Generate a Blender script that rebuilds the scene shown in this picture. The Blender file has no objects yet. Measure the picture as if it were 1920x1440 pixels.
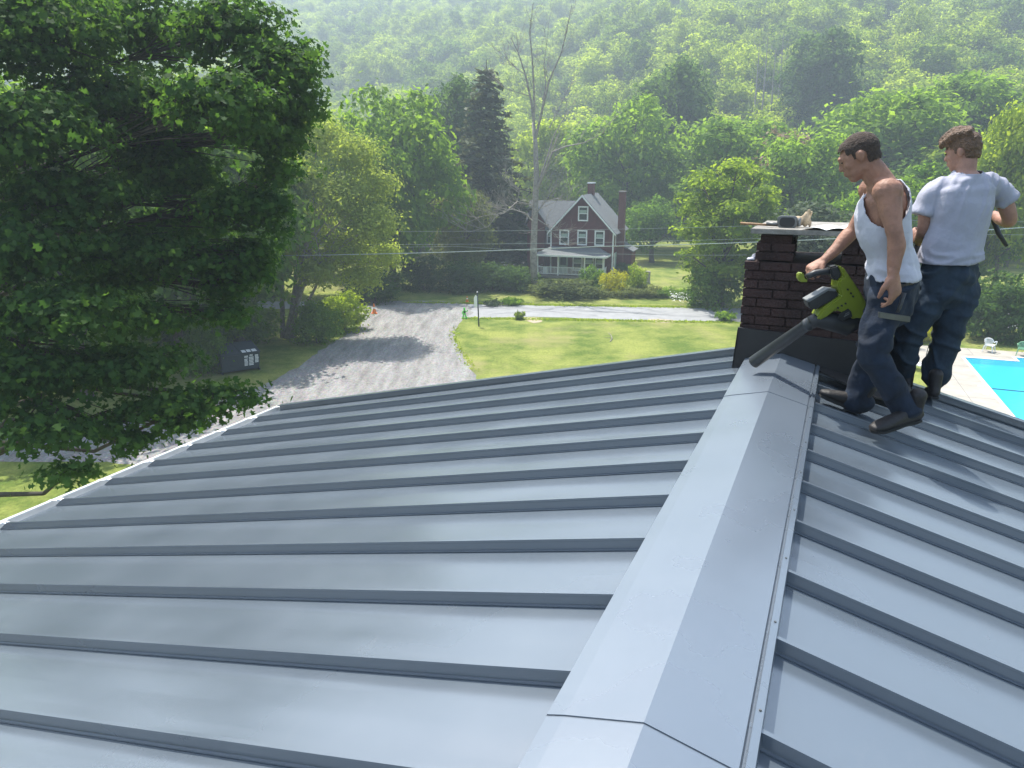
import bpy, bmesh, math, random
import numpy as np
from mathutils import Vector, Matrix, noise

SC = bpy.context.scene
COL = SC.collection
R = math.radians

# ------------------------------------------------------------------ camera, sky, sun, exposure
FPX, PITCH, CAMZ = 1400.0, 0.2837, 10.5
cam_d = bpy.data.cameras.new("camera")
cam = bpy.data.objects.new("camera", cam_d); COL.objects.link(cam)
cam.location = (0, 0, CAMZ)
cam.rotation_euler = (math.pi / 2 - PITCH, 0, 0)
cam_d.sensor_width = 36.0
cam_d.lens = 36.0 * FPX / 1920.0
cam_d.clip_start = 0.05
cam_d.clip_end = 4000
SC.camera = cam

SUN_EL, SUN_AZ = R(64), R(-30)          # azimuth measured from +Y towards +X
sun_vec = Vector((math.sin(SUN_AZ) * math.cos(SUN_EL), math.cos(SUN_AZ) * math.cos(SUN_EL), math.sin(SUN_EL)))
w = bpy.data.worlds.new("World"); SC.world = w; w.use_nodes = True
nt = w.node_tree; nt.nodes.clear()
sky = nt.nodes.new("ShaderNodeTexSky"); sky.sky_type = 'NISHITA'; sky.sun_disc = False
sky.sun_elevation = SUN_EL; sky.sun_rotation = SUN_AZ
sky.dust_density = 3.0; sky.air_density = 1.3; sky.ozone_density = 1.2; sky.altitude = 200
bg = nt.nodes.new("ShaderNodeBackground"); bg.inputs[1].default_value = 0.15
wo = nt.nodes.new("ShaderNodeOutputWorld")
nt.links.new(sky.outputs[0], bg.inputs[0]); nt.links.new(bg.outputs[0], wo.inputs[0])
sd = bpy.data.lights.new("sun", 'SUN'); sd.energy = 5.0; sd.angle = R(0.55); sd.color = (1.0, 0.955, 0.87)
so = bpy.data.objects.new("sun", sd); COL.objects.link(so)
so.rotation_euler = sun_vec.to_track_quat('Z', 'Y').to_euler()
SC.view_settings.view_transform = 'Standard'; SC.view_settings.look = 'None'
SC.view_settings.exposure = 1.03; SC.view_settings.gamma = 1.0
SC.render.engine = 'CYCLES'
cy = SC.cycles
cy.max_bounces = 6; cy.diffuse_bounces = 3; cy.glossy_bounces = 3; cy.transmission_bounces = 4
cy.volume_bounces = 0; cy.transparent_max_bounces = 4
cy.use_denoising = True
cy.caustics_reflective = False; cy.caustics_refractive = False

# ------------------------------------------------------------------ helpers
def ray(px, py):
    x = (px - 960) / FPX; y = (720 - py) / FPX
    return Vector((x, math.cos(PITCH) + y * math.sin(PITCH), -math.sin(PITCH) + y * math.cos(PITCH)))
def G(px, py, z=0.0):                       # pixel -> point on the level z
    r = ray(px, py); t = (z - CAMZ) / r.z
    return Vector((r.x * t, r.y * t, z))
def W(px, py, Y):                           # pixel -> point at distance Y
    r = ray(px, py); t = Y / r.y
    return Vector((r.x * t, Y, CAMZ + r.z * t))

MATS = {}
def new_mat(name):
    m = bpy.data.materials.new(name); m.use_nodes = True
    n = m.node_tree; n.nodes.clear()
    out = n.nodes.new("ShaderNodeOutputMaterial")
    MATS[name] = m
    return m, n, out
def link(n, a, b): n.links.new(a, b)
def mat(name, col, rough=0.6, metal=0.0, var=0.12, scale=8.0, bump=0.0, bscale=60.0, spec=0.5, col2=None, coord='Object', stretch=None, sheen=0):
    """principled with noise-driven colour variation between col and col2 and an optional bump"""
    m, n, out = new_mat(name)
    p = n.nodes.new("ShaderNodeBsdfPrincipled")
    p.inputs['Roughness'].default_value = rough; p.inputs['Metallic'].default_value = metal
    p.inputs['Specular IOR Level'].default_value = spec
    if sheen: p.inputs['Sheen Weight'].default_value = sheen
    tc = n.nodes.new("ShaderNodeTexCoord"); src = tc.outputs[coord]
    if stretch:
        mp = n.nodes.new("ShaderNodeMapping"); mp.inputs['Scale'].default_value = stretch
        link(n, src, mp.inputs[0]); src = mp.outputs[0]
    nz = n.nodes.new("ShaderNodeTexNoise"); nz.inputs['Scale'].default_value = scale; nz.inputs['Detail'].default_value = 6
    nz.inputs['Roughness'].default_value = 0.65
    link(n, src, nz.inputs['Vector'])
    rp = n.nodes.new("ShaderNodeValToRGB")
    c2 = col2 or tuple(min(1, c * (1 + var)) for c in col)
    c1 = col if col2 else tuple(c * (1 - var) for c in col)
    rp.color_ramp.elements[0].position = 0.35; rp.color_ramp.elements[1].position = 0.65
    rp.color_ramp.elements[0].color = (*c1, 1); rp.color_ramp.elements[1].color = (*c2, 1)
    link(n, nz.outputs['Fac'], rp.inputs[0]); link(n, rp.outputs[0], p.inputs['Base Color'])
    if bump:
        b = n.nodes.new("ShaderNodeBump"); b.inputs['Strength'].default_value = bump; b.inputs['Distance'].default_value = 0.02
        n2 = n.nodes.new("ShaderNodeTexNoise"); n2.inputs['Scale'].default_value = bscale; n2.inputs['Detail'].default_value = 5
        link(n, src, n2.inputs['Vector']); link(n, n2.outputs['Fac'], b.inputs['Height']); link(n, b.outputs[0], p.inputs['Normal'])
    link(n, p.outputs[0], out.inputs[0])
    return m

def leafmat(name, c1, c2, trans=0.45, tcol=None, sat=0.5):
    """leaf: diffuse + translucent, tone differs leaf by leaf and plant by plant"""
    m, n, out = new_mat(name)
    g = n.nodes.new("ShaderNodeNewGeometry"); oi = n.nodes.new("ShaderNodeObjectInfo")
    tc = n.nodes.new("ShaderNodeTexCoord")
    nz = n.nodes.new("ShaderNodeTexNoise"); nz.inputs['Scale'].default_value = 0.5; nz.inputs['Detail'].default_value = 2
    link(n, tc.outputs['Object'], nz.inputs['Vector'])
    a1 = n.nodes.new("ShaderNodeMath"); a1.operation = 'MULTIPLY_ADD'
    link(n, g.outputs['Random Per Island'], a1.inputs[0]); a1.inputs[1].default_value = 0.45
    a2 = n.nodes.new("ShaderNodeMath"); a2.operation = 'MULTIPLY_ADD'
    link(n, nz.outputs['Fac'], a2.inputs[0]); a2.inputs[1].default_value = 0.6
    a3 = n.nodes.new("ShaderNodeMath"); a3.operation = 'MULTIPLY_ADD'
    link(n, oi.outputs['Random'], a3.inputs[0]); a3.inputs[1].default_value = sat; a3.inputs[2].default_value = -0.3 - sat * 0.25 + 0.05
    link(n, a3.outputs[0], a2.inputs[2]); link(n, a2.outputs[0], a1.inputs[2])
    mx = n.nodes.new("ShaderNodeMix"); mx.data_type = 'RGBA'
    mx.inputs[6].default_value = (*c1, 1); mx.inputs[7].default_value = (*c2, 1)
    link(n, a1.outputs[0], mx.inputs[0])
    d = n.nodes.new("ShaderNodeBsdfPrincipled"); d.inputs['Roughness'].default_value = 0.6
    d.inputs['Specular IOR Level'].default_value = 0.08
    link(n, mx.outputs[2], d.inputs['Base Color'])
    t = n.nodes.new("ShaderNodeBsdfTranslucent")
    hs = n.nodes.new("ShaderNodeMix"); hs.data_type = 'RGBA'; hs.blend_type = 'MULTIPLY'; hs.inputs[0].default_value = 1
    hs.inputs[7].default_value = (*(tcol or (1.8, 1.7, 0.8)), 1)
    link(n, mx.outputs[2], hs.inputs[6]); link(n, hs.outputs[2], t.inputs[0])
    ms = n.nodes.new("ShaderNodeMixShader"); ms.inputs[0].default_value = trans
    link(n, d.outputs[0], ms.inputs[1]); link(n, t.outputs[0], ms.inputs[2]); link(n, ms.outputs[0], out.inputs[0])
    return m

def tag(o, label=None, cat=None, group=None, kind=None):
    if label: o['label'] = label
    if cat: o['category'] = cat
    if group: o['group'] = group
    if kind: o['kind'] = kind
    return o
def empty(name, loc=(0, 0, 0), rz=0.0, label=None, cat=None, group=None):
    o = bpy.data.objects.new(name, None); COL.objects.link(o)
    o.location = loc; o.rotation_euler = (0, 0, rz); o.empty_display_size = 0.1
    return tag(o, label, cat, group)

class MB:
    def __init__(s): s.v = []; s.f = []
    def add(s, vs, fs):
        k = len(s.v); s.v += [tuple(v) for v in vs]; s.f += [tuple(i + k for i in f) for f in fs]; return s
    def box(s, x0, x1, y0, y1, z0, z1, M=None):
        vs = [Vector((x, y, z)) for x in (x0, x1) for y in (y0, y1) for z in (z0, z1)]
        if M: vs = [M @ v for v in vs]
        return s.add(vs, [(0, 1, 3, 2), (4, 6, 7, 5), (0, 4, 5, 1), (2, 3, 7, 6), (0, 2, 6, 4), (1, 5, 7, 3)])
    def prism(s, pts, d):                   # polygon (3-D points) extruded by vector d
        n = len(pts); d = Vector(d); a = [Vector(p) for p in pts]
        return s.add(a + [p + d for p in a], [tuple(range(n))[::-1], tuple(range(n, 2 * n))] + [(i, (i + 1) % n, n + (i + 1) % n, n + i) for i in range(n)])
    def bar(s, a, b, w, h, up=(0, 0, 1)):   # rectangular bar from a to b
        a, b = Vector(a), Vector(b); t = (b - a).normalized(); u = Vector(up)
        if abs(t.dot(u)) > .98: u = Vector((0, 1, 0))
        x = t.cross(u).normalized() * (w / 2); y = x.cross(t).normalized() * (h / 2)
        return s.prism([a - x - y, a + x - y, a + x + y, a - x + y], b - a)
    def tube(s, pts, rad, n=8, caps=True):
        pts = [Vector(p) for p in pts]
        if not hasattr(rad, '__len__'): rad = [rad] * len(pts)
        k = len(s.v); up = None
        for i, p in enumerate(pts):
            t = (pts[min(i + 1, len(pts) - 1)] - pts[max(i - 1, 0)])
            t = t.normalized() if t.length > 1e-9 else Vector((0, 0, 1))
            if up is None: up = t.orthogonal().normalized()
            up = (up - t * up.dot(t)); up = up.normalized() if up.length > 1e-6 else t.orthogonal().normalized()
            q = t.cross(up)
            for j in range(n):
                an = 2 * math.pi * j / n
                s.v.append(tuple(p + (up * math.cos(an) + q * math.sin(an)) * rad[i]))
        for i in range(len(pts) - 1):
            for j in range(n):
                s.f.append((k + i * n + j, k + i * n + (j + 1) % n, k + (i + 1) * n + (j + 1) % n, k + (i + 1) * n + j))
        if caps:
            s.f.append(tuple(k + j for j in range(n))[::-1]); m = k + (len(pts) - 1) * n; s.f.append(tuple(m + j for j in range(n)))
        return s
    def build(s, name, m, parent=None, smooth=False, bevel=0.0, loc=None):
        me = bpy.data.meshes.new(name); me.from_pydata(s.v, [], s.f); me.update()
        bm = bmesh.new(); bm.from_mesh(me); bmesh.ops.recalc_face_normals(bm, faces=bm.faces)
        if bevel:
            es = [e for e in bm.edges if len(e.link_faces) == 2 and e.calc_face_angle(0) > 0.6]
            bmesh.ops.bevel(bm, geom=es, offset=bevel, segments=2, affect='EDGES', clamp_overlap=True)
        bm.to_mesh(me); bm.free()
        if smooth: me.polygons.foreach_set('use_smooth', [True] * len(me.polygons))
        if m: me.materials.append(m if not isinstance(m, str) else MATS[m])
        o = bpy.data.objects.new(name, me); COL.objects.link(o)
        if parent: o.parent = parent
        if loc: o.location = loc
        return o

def kids(o): return [c for c in bpy.data.objects if c.parent == o]
def copy_tree(o, parent=None, ch=None):
    c = o.copy(); COL.objects.link(c)
    if parent: c.parent = parent
    for k in (ch if ch is not None else kids(o)):
        copy_tree(k, c)
    return c

# ------------------------------------------------------------------ materials
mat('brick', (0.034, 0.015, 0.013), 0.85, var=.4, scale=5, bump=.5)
mat('black_flashing', (0.014, 0.014, 0.015), 0.55, var=.2)
mat('slab', (0.24, 0.225, 0.20), 0.8, var=.3, scale=9, bump=.4)
mat('siding', (0.55, 0.56, 0.55), 0.7, var=.05)
mat('white_paint', (0.78, 0.79, 0.78), 0.45, var=.05)
mat('gutter_metal', (0.72, 0.75, 0.77), 0.3, metal=.35, var=.05)
mat('red_siding', (0.105, 0.022, 0.024), 0.75, var=.2, scale=3)
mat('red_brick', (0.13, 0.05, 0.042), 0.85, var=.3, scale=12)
mat('shingle', (0.125, 0.135, 0.14), 0.85, var=.18, scale=5, bump=.3, bscale=30)
mat('window_glass', (0.03, 0.045, 0.05), 0.12, var=.3, scale=2, spec=.8)
mat('dark_interior', (0.02, 0.022, 0.022), 0.8)
mat('pale_green_paint', (0.33, 0.42, 0.36), 0.6, var=.08)
mat('bark', (0.10, 0.085, 0.068), 0.95, var=.35, scale=6, bump=.8, bscale=20)
mat('bark_pale', (0.27, 0.245, 0.215), 0.95, var=.3, scale=5, bump=.8, bscale=20)
mat('bark_dark', (0.045, 0.038, 0.03), 0.95, var=.3, scale=5)
mat('asphalt', (0.26, 0.265, 0.27), 0.9, var=.12, scale=1.2, bump=.2)
mat('concrete', (0.34, 0.315, 0.27), 0.85, var=.14, scale=1.0, bump=.2)
mat('pool_coping', (0.75, 0.76, 0.74), 0.5, var=.05)
mat('denim', (0.006, 0.014, 0.030), 0.9, var=.35, scale=9, bump=.35, bscale=25)
mat('denim_worn', (0.014, 0.029, 0.048), 0.9, var=.3, scale=9, bump=.35, bscale=25)
mat('shirt_white', (0.47, 0.47, 0.53), 0.9, var=.04, scale=6, bump=.3, bscale=30)
mat('shirt_grey', (0.33, 0.335, 0.40), 0.9, var=.05, scale=5, bump=.3, bscale=22)
mat('skin', (0.29, 0.145, 0.095), 0.6, var=.22, scale=11, bump=.25, bscale=50)
mat('skin_fair', (0.33, 0.175, 0.125), 0.6, var=.2, scale=11, bump=.25, bscale=50)
mat('hair_dark', (0.050, 0.034, 0.026), 0.9, var=.4, scale=60, bump=.5, bscale=160)
mat('hair_brown', (0.12, 0.068, 0.038), 0.6, var=.4, scale=50, bump=.9, bscale=90)
mat('boot', (0.011, 0.009, 0.009), 0.6, var=.3, scale=20, bump=.2)
mat('boot_sole', (0.02, 0.02, 0.02), 0.8)
mat('belt', (0.03, 0.022, 0.018), 0.5)
mat('lime_plastic', (0.20, 0.245, 0.022), 0.35, var=.08)
mat('black_plastic', (0.022, 0.024, 0.026), 0.45, var=.15)
mat('grey_plastic', (0.17, 0.18, 0.18), 0.5, var=.15)
mat('tube_plastic', (0.03, 0.034, 0.038), 0.38, var=.15)
mat('tan_cloth', (0.42, 0.33, 0.22), 0.9, var=.25, scale=30, bump=.4)
mat('paper', (0.80, 0.80, 0.78), 0.7, var=.03)
mat('wood', (0.28, 0.17, 0.09), 0.7, var=.3, scale=20)
mat('old_wood', (0.19, 0.17, 0.15), 0.9, var=.25, scale=6, stretch=(8, 8, 1))
mat('steel', (0.13, 0.135, 0.135), 0.4, metal=.7, var=.15)
mat('dumpster_green', (0.028, 0.040, 0.052), 0.5, var=.2)
mat('dumpster_lid', (0.03, 0.042, 0.052), 0.7, var=.2)
mat('orange_plastic', (0.75, 0.19, 0.03), 0.5)
mat('neon_green', (0.10, 0.62, 0.06), 0.45)
mat('white_plastic', (0.80, 0.82, 0.82), 0.35, var=.03)
mat('green_plastic', (0.20, 0.42, 0.24), 0.4, var=.06)
mat('wire', (0.42, 0.46, 0.44), 0.5)
mat('post_black', (0.035, 0.045, 0.05), 0.5)
mat('red_cloth', (0.35, 0.2, 0.2), 0.9)

# painted metal of the roof: satin coat over a slate grey metallic paint, faint oil-canning and smears
def roof_metal(name, col, rough, metal, canning=0.12, dust=1.0):
    m, n, out = new_mat(name)
    p = n.nodes.new("ShaderNodeBsdfPrincipled")
    tc = n.nodes.new("ShaderNodeTexCoord")
    nz = n.nodes.new("ShaderNodeTexNoise"); nz.inputs['Scale'].default_value = 2.2; nz.inputs['Detail'].default_value = 5
    link(n, tc.outputs['Object'], nz.inputs['Vector'])
    rr = n.nodes.new("ShaderNodeMapRange"); rr.inputs[3].default_value = rough - .05; rr.inputs[4].default_value = rough + .08
    link(n, nz.outputs['Fac'], rr.inputs[0]); link(n, rr.outputs[0], p.inputs['Roughness'])
    rp = n.nodes.new("ShaderNodeValToRGB")
    rp.color_ramp.elements[0].position = .3; rp.color_ramp.elements[1].position = .75
    rp.color_ramp.elements[0].color = (*[c * .94 for c in col], 1); rp.color_ramp.elements[1].color = (*[c * 1.06 for c in col], 1)
    link(n, nz.outputs['Fac'], rp.inputs[0])
    # dusty footprints and wiped smears
    sm = n.nodes.new("ShaderNodeTexNoise"); sm.inputs['Scale'].default_value = 7; sm.inputs['Detail'].default_value = 8; sm.inputs['Roughness'].default_value = .75
    mp = n.nodes.new("ShaderNodeMapping"); mp.inputs['Scale'].default_value = (1, .4, 1); mp.inputs['Rotation'].default_value = (0, 0, .7)
    link(n, tc.outputs['Object'], mp.inputs[0]); link(n, mp.outputs[0], sm.inputs['Vector'])
    r2 = n.nodes.new("ShaderNodeValToRGB"); r2.color_ramp.elements[0].position = .56; r2.color_ramp.elements[1].position = .8
    r2.color_ramp.elements[1].color = (.3 * dust,) * 3 + (1,)
    link(n, sm.outputs['Fac'], r2.inputs[0])
    mx = n.nodes.new("ShaderNodeMix"); mx.data_type = 'RGBA'; mx.inputs[7].default_value = (.24, .22, .20, 1)
    link(n, r2.outputs[0], mx.inputs[0]); link(n, rp.outputs[0], mx.inputs[6]); link(n, mx.outputs[2], p.inputs['Base Color'])
    p.inputs['Metallic'].default_value = metal
    p.inputs['IOR'].default_value = 2.5
    w1 = n.nodes.new("ShaderNodeTexNoise"); w1.inputs['Scale'].default_value = 1.7; w1.inputs['Detail'].default_value = 1
    m2 = n.nodes.new("ShaderNodeMapping"); m2.inputs['Scale'].default_value = (.5, 2.0, .5)
    link(n, tc.outputs['Object'], m2.inputs[0]); link(n, m2.outputs[0], w1.inputs['Vector'])
    b = n.nodes.new("ShaderNodeBump"); b.inputs['Strength'].default_value = canning; b.inputs['Distance'].default_value = .05
    link(n, w1.outputs['Fac'], b.inputs['Height']); link(n, b.outputs[0], p.inputs['Normal'])
    link(n, p.outputs[0], out.inputs[0])
    return m
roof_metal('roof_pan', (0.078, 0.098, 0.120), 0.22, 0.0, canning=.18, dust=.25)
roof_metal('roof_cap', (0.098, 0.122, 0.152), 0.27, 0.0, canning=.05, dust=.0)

leafmat('leaf_maple', (0.038, 0.092, 0.028), (0.115, 0.21, 0.042), .58, tcol=(1.8, 1.7, .75))
leafmat('leaf_mid', (0.065, 0.140, 0.024), (0.20, 0.32, 0.042), .60)
leafmat('leaf_bright', (0.13, 0.21, 0.022), (0.33, 0.42, 0.045), .60)
leafmat('leaf_dark', (0.032, 0.072, 0.022), (0.10, 0.18, 0.040), .52)
leafmat('leaf_forest', (0.075, 0.145, 0.026), (0.30, 0.39, 0.055), .58, sat=1.0)
leafmat('leaf_olive', (0.085, 0.115, 0.035), (0.18, 0.21, 0.075), .45)
leafmat('leaf_conifer', (0.065, 0.085, 0.048), (0.15, 0.16, 0.095), .22)
leafmat('leaf_pale', (0.13, 0.19, 0.045), (0.31, 0.38, 0.10), .58)
leafmat('leaf_yellow', (0.42, 0.42, 0.015), (0.70, 0.66, 0.03), .40, tcol=(1.2, 1.2, .6))
leafmat('leaf_pink', (0.20, 0.15, 0.09), (0.33, 0.26, 0.16), .3, tcol=(1.2, 1.1, .9))
leafmat('leaf_greygreen', (0.055, 0.080, 0.045), (0.12, 0.15, 0.085), .3, tcol=(1.3, 1.3, .9))

# ------------------------------------------------------------------ terrain, lawn, road, drive, pool
def hill_foot(x):
    pts = [(-400, 230), (-120, 190), (-40, 165), (10, 140), (40, 108), (90, 92), (400, 92)]
    for (a, fa), (b, fb) in zip(pts, pts[1:]):
        if a <= x <= b: return fa + (fb - fa) * (x - a) / (b - a)
    return pts[0][1] if x < pts[0][0] else pts[-1][1]
def ground_z(x, y):
    d = y - hill_foot(x * min(1.0, 220.0 / max(y, 1)))
    if d <= 0: return 0.0
    s = .34 * d * d / (d + 26)
    s += 5.0 * noise.noise(Vector((x * .012, y * .012, 0))) * min(1, d / 60)
    if s > 140: s = 140 + 45 * (1 - math.exp(-(s - 140) / 45))
    return max(0, s)
def soil_mat():
    m, n, out = new_mat('grass_ground')
    p = n.nodes.new("ShaderNodeBsdfPrincipled"); p.inputs['Roughness'].default_value = .95; p.inputs['Specular IOR Level'].default_value = .15
    tc = n.nodes.new("ShaderNodeTexCoord")
    def nz(scale, det=6, st=None):
        t = n.nodes.new("ShaderNodeTexNoise"); t.inputs['Scale'].default_value = scale; t.inputs['Detail'].default_value = det; t.inputs['Roughness'].default_value = .7
        s = tc.outputs['Object']
        if st:
            q = n.nodes.new("ShaderNodeMapping"); q.inputs['Scale'].default_value = st; link(n, s, q.inputs[0]); s = q.outputs[0]
        link(n, s, t.inputs['Vector']); return t.outputs['Fac']
    r1 = n.nodes.new("ShaderNodeValToRGB"); e = r1.color_ramp.elements
    e[0].position = .38; e[0].color = (.10, .155, .026, 1); e[1].position = .60; e[1].color = (.27, .30, .075, 1)
    link(n, nz(.33), r1.inputs[0])
    r2 = n.nodes.new("ShaderNodeValToRGB"); e = r2.color_ramp.elements
    e[0].position = .3; e[0].color = (.62, .62, .62, 1); e[1].position = .7; e[1].color = (1.2, 1.2, 1.15, 1)
    link(n, nz(9, 8, (1, .6, 1)), r2.inputs[0])
    mx = n.nodes.new("ShaderNodeMix"); mx.data_type = 'RGBA'; mx.blend_type = 'MULTIPLY'; mx.inputs[0].default_value = 1
    link(n, r1.outputs[0], mx.inputs[6]); link(n, r2.outputs[0], mx.inputs[7])
    r3 = n.nodes.new("ShaderNodeValToRGB"); e = r3.color_ramp.elements     # dry brownish patches
    e[0].position = .52; e[0].color = (0, 0, 0, 1); e[1].position = .66; e[1].color = (.65, .65, .65, 1)
    link(n, nz(.17, 5), r3.inputs[0])
    m3 = n.nodes.new("ShaderNodeMix"); m3.data_type = 'RGBA'; m3.inputs[7].default_value = (.27, .24, .11, 1)
    link(n, r3.outputs[0], m3.inputs[0]); link(n, mx.outputs[2], m3.inputs[6]); link(n, m3.outputs[2], p.inputs['Base Color'])
    b = n.nodes.new("ShaderNodeBump"); b.inputs['Strength'].default_value = .7; b.inputs['Distance'].default_value = .12
    link(n, nz(14, 6), b.inputs['Height']); link(n, b.outputs[0], p.inputs['Normal'])
    link(n, p.outputs[0], out.inputs[0])
soil_mat()
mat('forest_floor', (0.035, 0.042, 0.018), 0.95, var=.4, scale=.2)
def gravel_mat():
    m, n, out = new_mat('gravel_drive')
    p = n.nodes.new("ShaderNodeBsdfPrincipled"); p.inputs['Roughness'].default_value = .95; p.inputs['Specular IOR Level'].default_value = .2
    tc = n.nodes.new("ShaderNodeTexCoord")
    a = n.nodes.new("ShaderNodeTexNoise"); a.inputs['Scale'].default_value = 1.1; a.inputs['Detail'].default_value = 9; a.inputs['Roughness'].default_value = .8
    mp = n.nodes.new("ShaderNodeMapping"); mp.inputs['Scale'].default_value = (1.5, .22, 1); mp.inputs['Rotation'].default_value = (0, 0, .25)
    link(n, tc.outputs['Object'], mp.inputs[0]); link(n, mp.outputs[0], a.inputs['Vector'])
    r = n.nodes.new("ShaderNodeValToRGB"); e = r.color_ramp.elements
    e[0].position = .34; e[0].color = (.13, .12, .11, 1); e[1].position = .68; e[1].color = (.30, .285, .265, 1)
    link(n, a.outputs['Fac'], r.inputs[0])
    v = n.nodes.new("ShaderNodeTexVoronoi"); v.inputs['Scale'].default_value = 14; link(n, tc.outputs['Object'], v.inputs['Vector'])
    mx = n.nodes.new("ShaderNodeMix"); mx.data_type = 'RGBA'; mx.blend_type = 'OVERLAY'; mx.inputs[0].default_value = .35
    link(n, r.outputs[0], mx.inputs[6]); link(n, v.outputs['Color'], mx.inputs[7])
    hs = n.nodes.new("ShaderNodeHueSaturation"); hs.inputs['Saturation'].default_value = .45; link(n, mx.outputs[2], hs.inputs['Color'])
    link(n, hs.outputs[0], p.inputs['Base Color'])
    b = n.nodes.new("ShaderNodeBump"); b.inputs['Strength'].default_value = .6; b.inputs['Distance'].default_value = .04
    link(n, v.outputs['Distance'], b.inputs['Height']); link(n, b.outputs[0], p.inputs['Normal'])
    link(n, p.outputs[0], out.inputs[0])
gravel_mat()

def terrain():
    xs = np.concatenate([np.linspace(-700, -100, 31)[:-1], np.linspace(-100, 120, 56), np.linspace(120, 700, 30)[1:]])
    ys = np.concatenate([np.linspace(-60, 80, 15)[:-1], np.linspace(80, 340, 66), np.linspace(340, 820, 26)[1:]])
    vs = [(x, y, ground_z(x, y)) for y in ys for x in xs]
    nx = len(xs)
    fs = []; mi = []
    for j in range(len(ys) - 1):
        for i in range(nx - 1):
            fs.append((j * nx + i, j * nx + i + 1, (j + 1) * nx + i + 1, (j + 1) * nx + i))
            cx, cy_ = (xs[i] + xs[i + 1]) / 2, (ys[j] + ys[j + 1]) / 2
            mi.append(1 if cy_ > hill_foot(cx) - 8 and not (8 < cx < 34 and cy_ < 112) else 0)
    me = bpy.data.meshes.new('ground'); me.from_pydata(vs, [], fs)
    me.materials.append(MATS['grass_ground']); me.materials.append(MATS['forest_floor'])
    me.polygons.foreach_set('material_index', mi); me.polygons.foreach_set('use_smooth', [True] * len(fs)); me.update()
    o = bpy.data.objects.new('ground', me); COL.objects.link(o); tag(o, kind='structure')
terrain()

def sheet(name, pts, z, m, jit=0.0, seed=1, step=0.6, kind='structure'):
    """flat sheet from ground points, its edge subdivided and roughened"""
    rnd = random.Random(seed); out = []
    P = [Vector((p[0], p[1], 0)) for p in pts]; n = len(P)
    for i in range(n):
        p0, p1, p2, p3 = P[i - 1], P[i], P[(i + 1) % n], P[(i + 2) % n]
        k = max(1, int((p2 - p1).length / step)) if jit else 1
        for j in range(k):
            t = j / k
            if jit:
                q = 0.5 * ((2 * p1) + (p2 - p0) * t + (2 * p0 - 5 * p1 + 4 * p2 - p3) * t * t + (3 * p1 - p0 - 3 * p2 + p3) * t ** 3)
                q = q + Vector((rnd.uniform(-jit, jit), rnd.uniform(-jit, jit), 0))
            else: q = p1.lerp(p2, t)
            out.append((q.x, q.y, z))
    me = bpy.data.meshes.new(name); me.from_pydata(out, [], [tuple(range(len(out)))]); me.update()
    bm = bmesh.new(); bm.from_mesh(me); bmesh.ops.triangulate(bm, faces=bm.faces)
    for f in bm.faces:
        if f.normal.z < 0: f.normal_flip()
    bm.to_mesh(me); bm.free()
    me.materials.append(MATS[m]); o = bpy.data.objects.new(name, me); COL.objects.link(o)
    return tag(o, kind=kind)
sheet('driveway', [G(662, 566), G(850, 566), G(885, 585), G(868, 598), G(852, 618), G(855, 645), G(870, 670), G(885, 693), (-1.5, 33), (-3, 28.5), (-7, 26), (-11, 25.5), (-19, 25.8), (-36, 26.3),
      (-36, 31), (-24, 30), (-16.5, 31), (-13.2, 34), (-11.9, 38), (-11.4, 43), (-10.8, 47), (-10.4, 51), (-11.4, 54), (-14.5, 56.5)], .008, 'gravel_drive', jit=.14, seed=3)
sheet('road', [(-60, 61), G(640, 566), G(760, 568), G(900, 571), G(1100, 574), G(1300, 577), G(1500, 580), (60, 52.5), (60, 47.3), G(1500, 607), G(1385, 603), G(1200, 600), G(1000, 594), G(880, 597),
      (-5, 53.4), (-11, 55.2), (-16, 56.6), (-60, 57)], .004, 'asphalt', jit=.07, seed=5)
# cracks and tar lines of the road
mbc = MB(); rnd = random.Random(8)
for (a, b) in [((905, 590), (1010, 582)), ((1010, 582), (1120, 592)), ((960, 576), (1100, 584)), ((1100, 584), (1230, 588)), ((1060, 580), (1350, 596)), ((870, 577), (1000, 580))]:
    A, B = G(*a, .013), G(*b, .013); pts = []
    for i in range(15):
        q = A.lerp(B, i / 14); pts.append(q + Vector((0, rnd.uniform(-.12, .12), 0)))
    for p, q in zip(pts, pts[1:]):
        wd = Vector((0, rnd.uniform(.025, .05), 0)); mbc.add([p - wd, q - wd, q + wd, p + wd], [(0, 1, 2, 3)])
mat('tar', (0.12, 0.12, 0.125), .8); tag(mbc.build('road_crack_lines', 'tar'), kind='structure')
mat('bare_soil', (0.36, 0.30, 0.21), .95, var=.2, scale=4, bump=.4)
sheet('bare_soil_patch', [G(985, 597), G(1012, 596), G(1016, 602), G(998, 606)], .012, 'bare_soil', jit=.12, seed=9, step=.3)
sheet('bare_soil_patch', [G(1215, 598), G(1262, 600), G(1250, 605), G(1222, 603)], .012, 'bare_soil', jit=.12, seed=10, step=.3)
# far gravel yard by the red house
sheet('far_driveway', [G(938, 497), G(1006, 497), G(1006, 482), G(950, 480)], .006, 'gravel_drive', jit=.1, seed=4)

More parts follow.
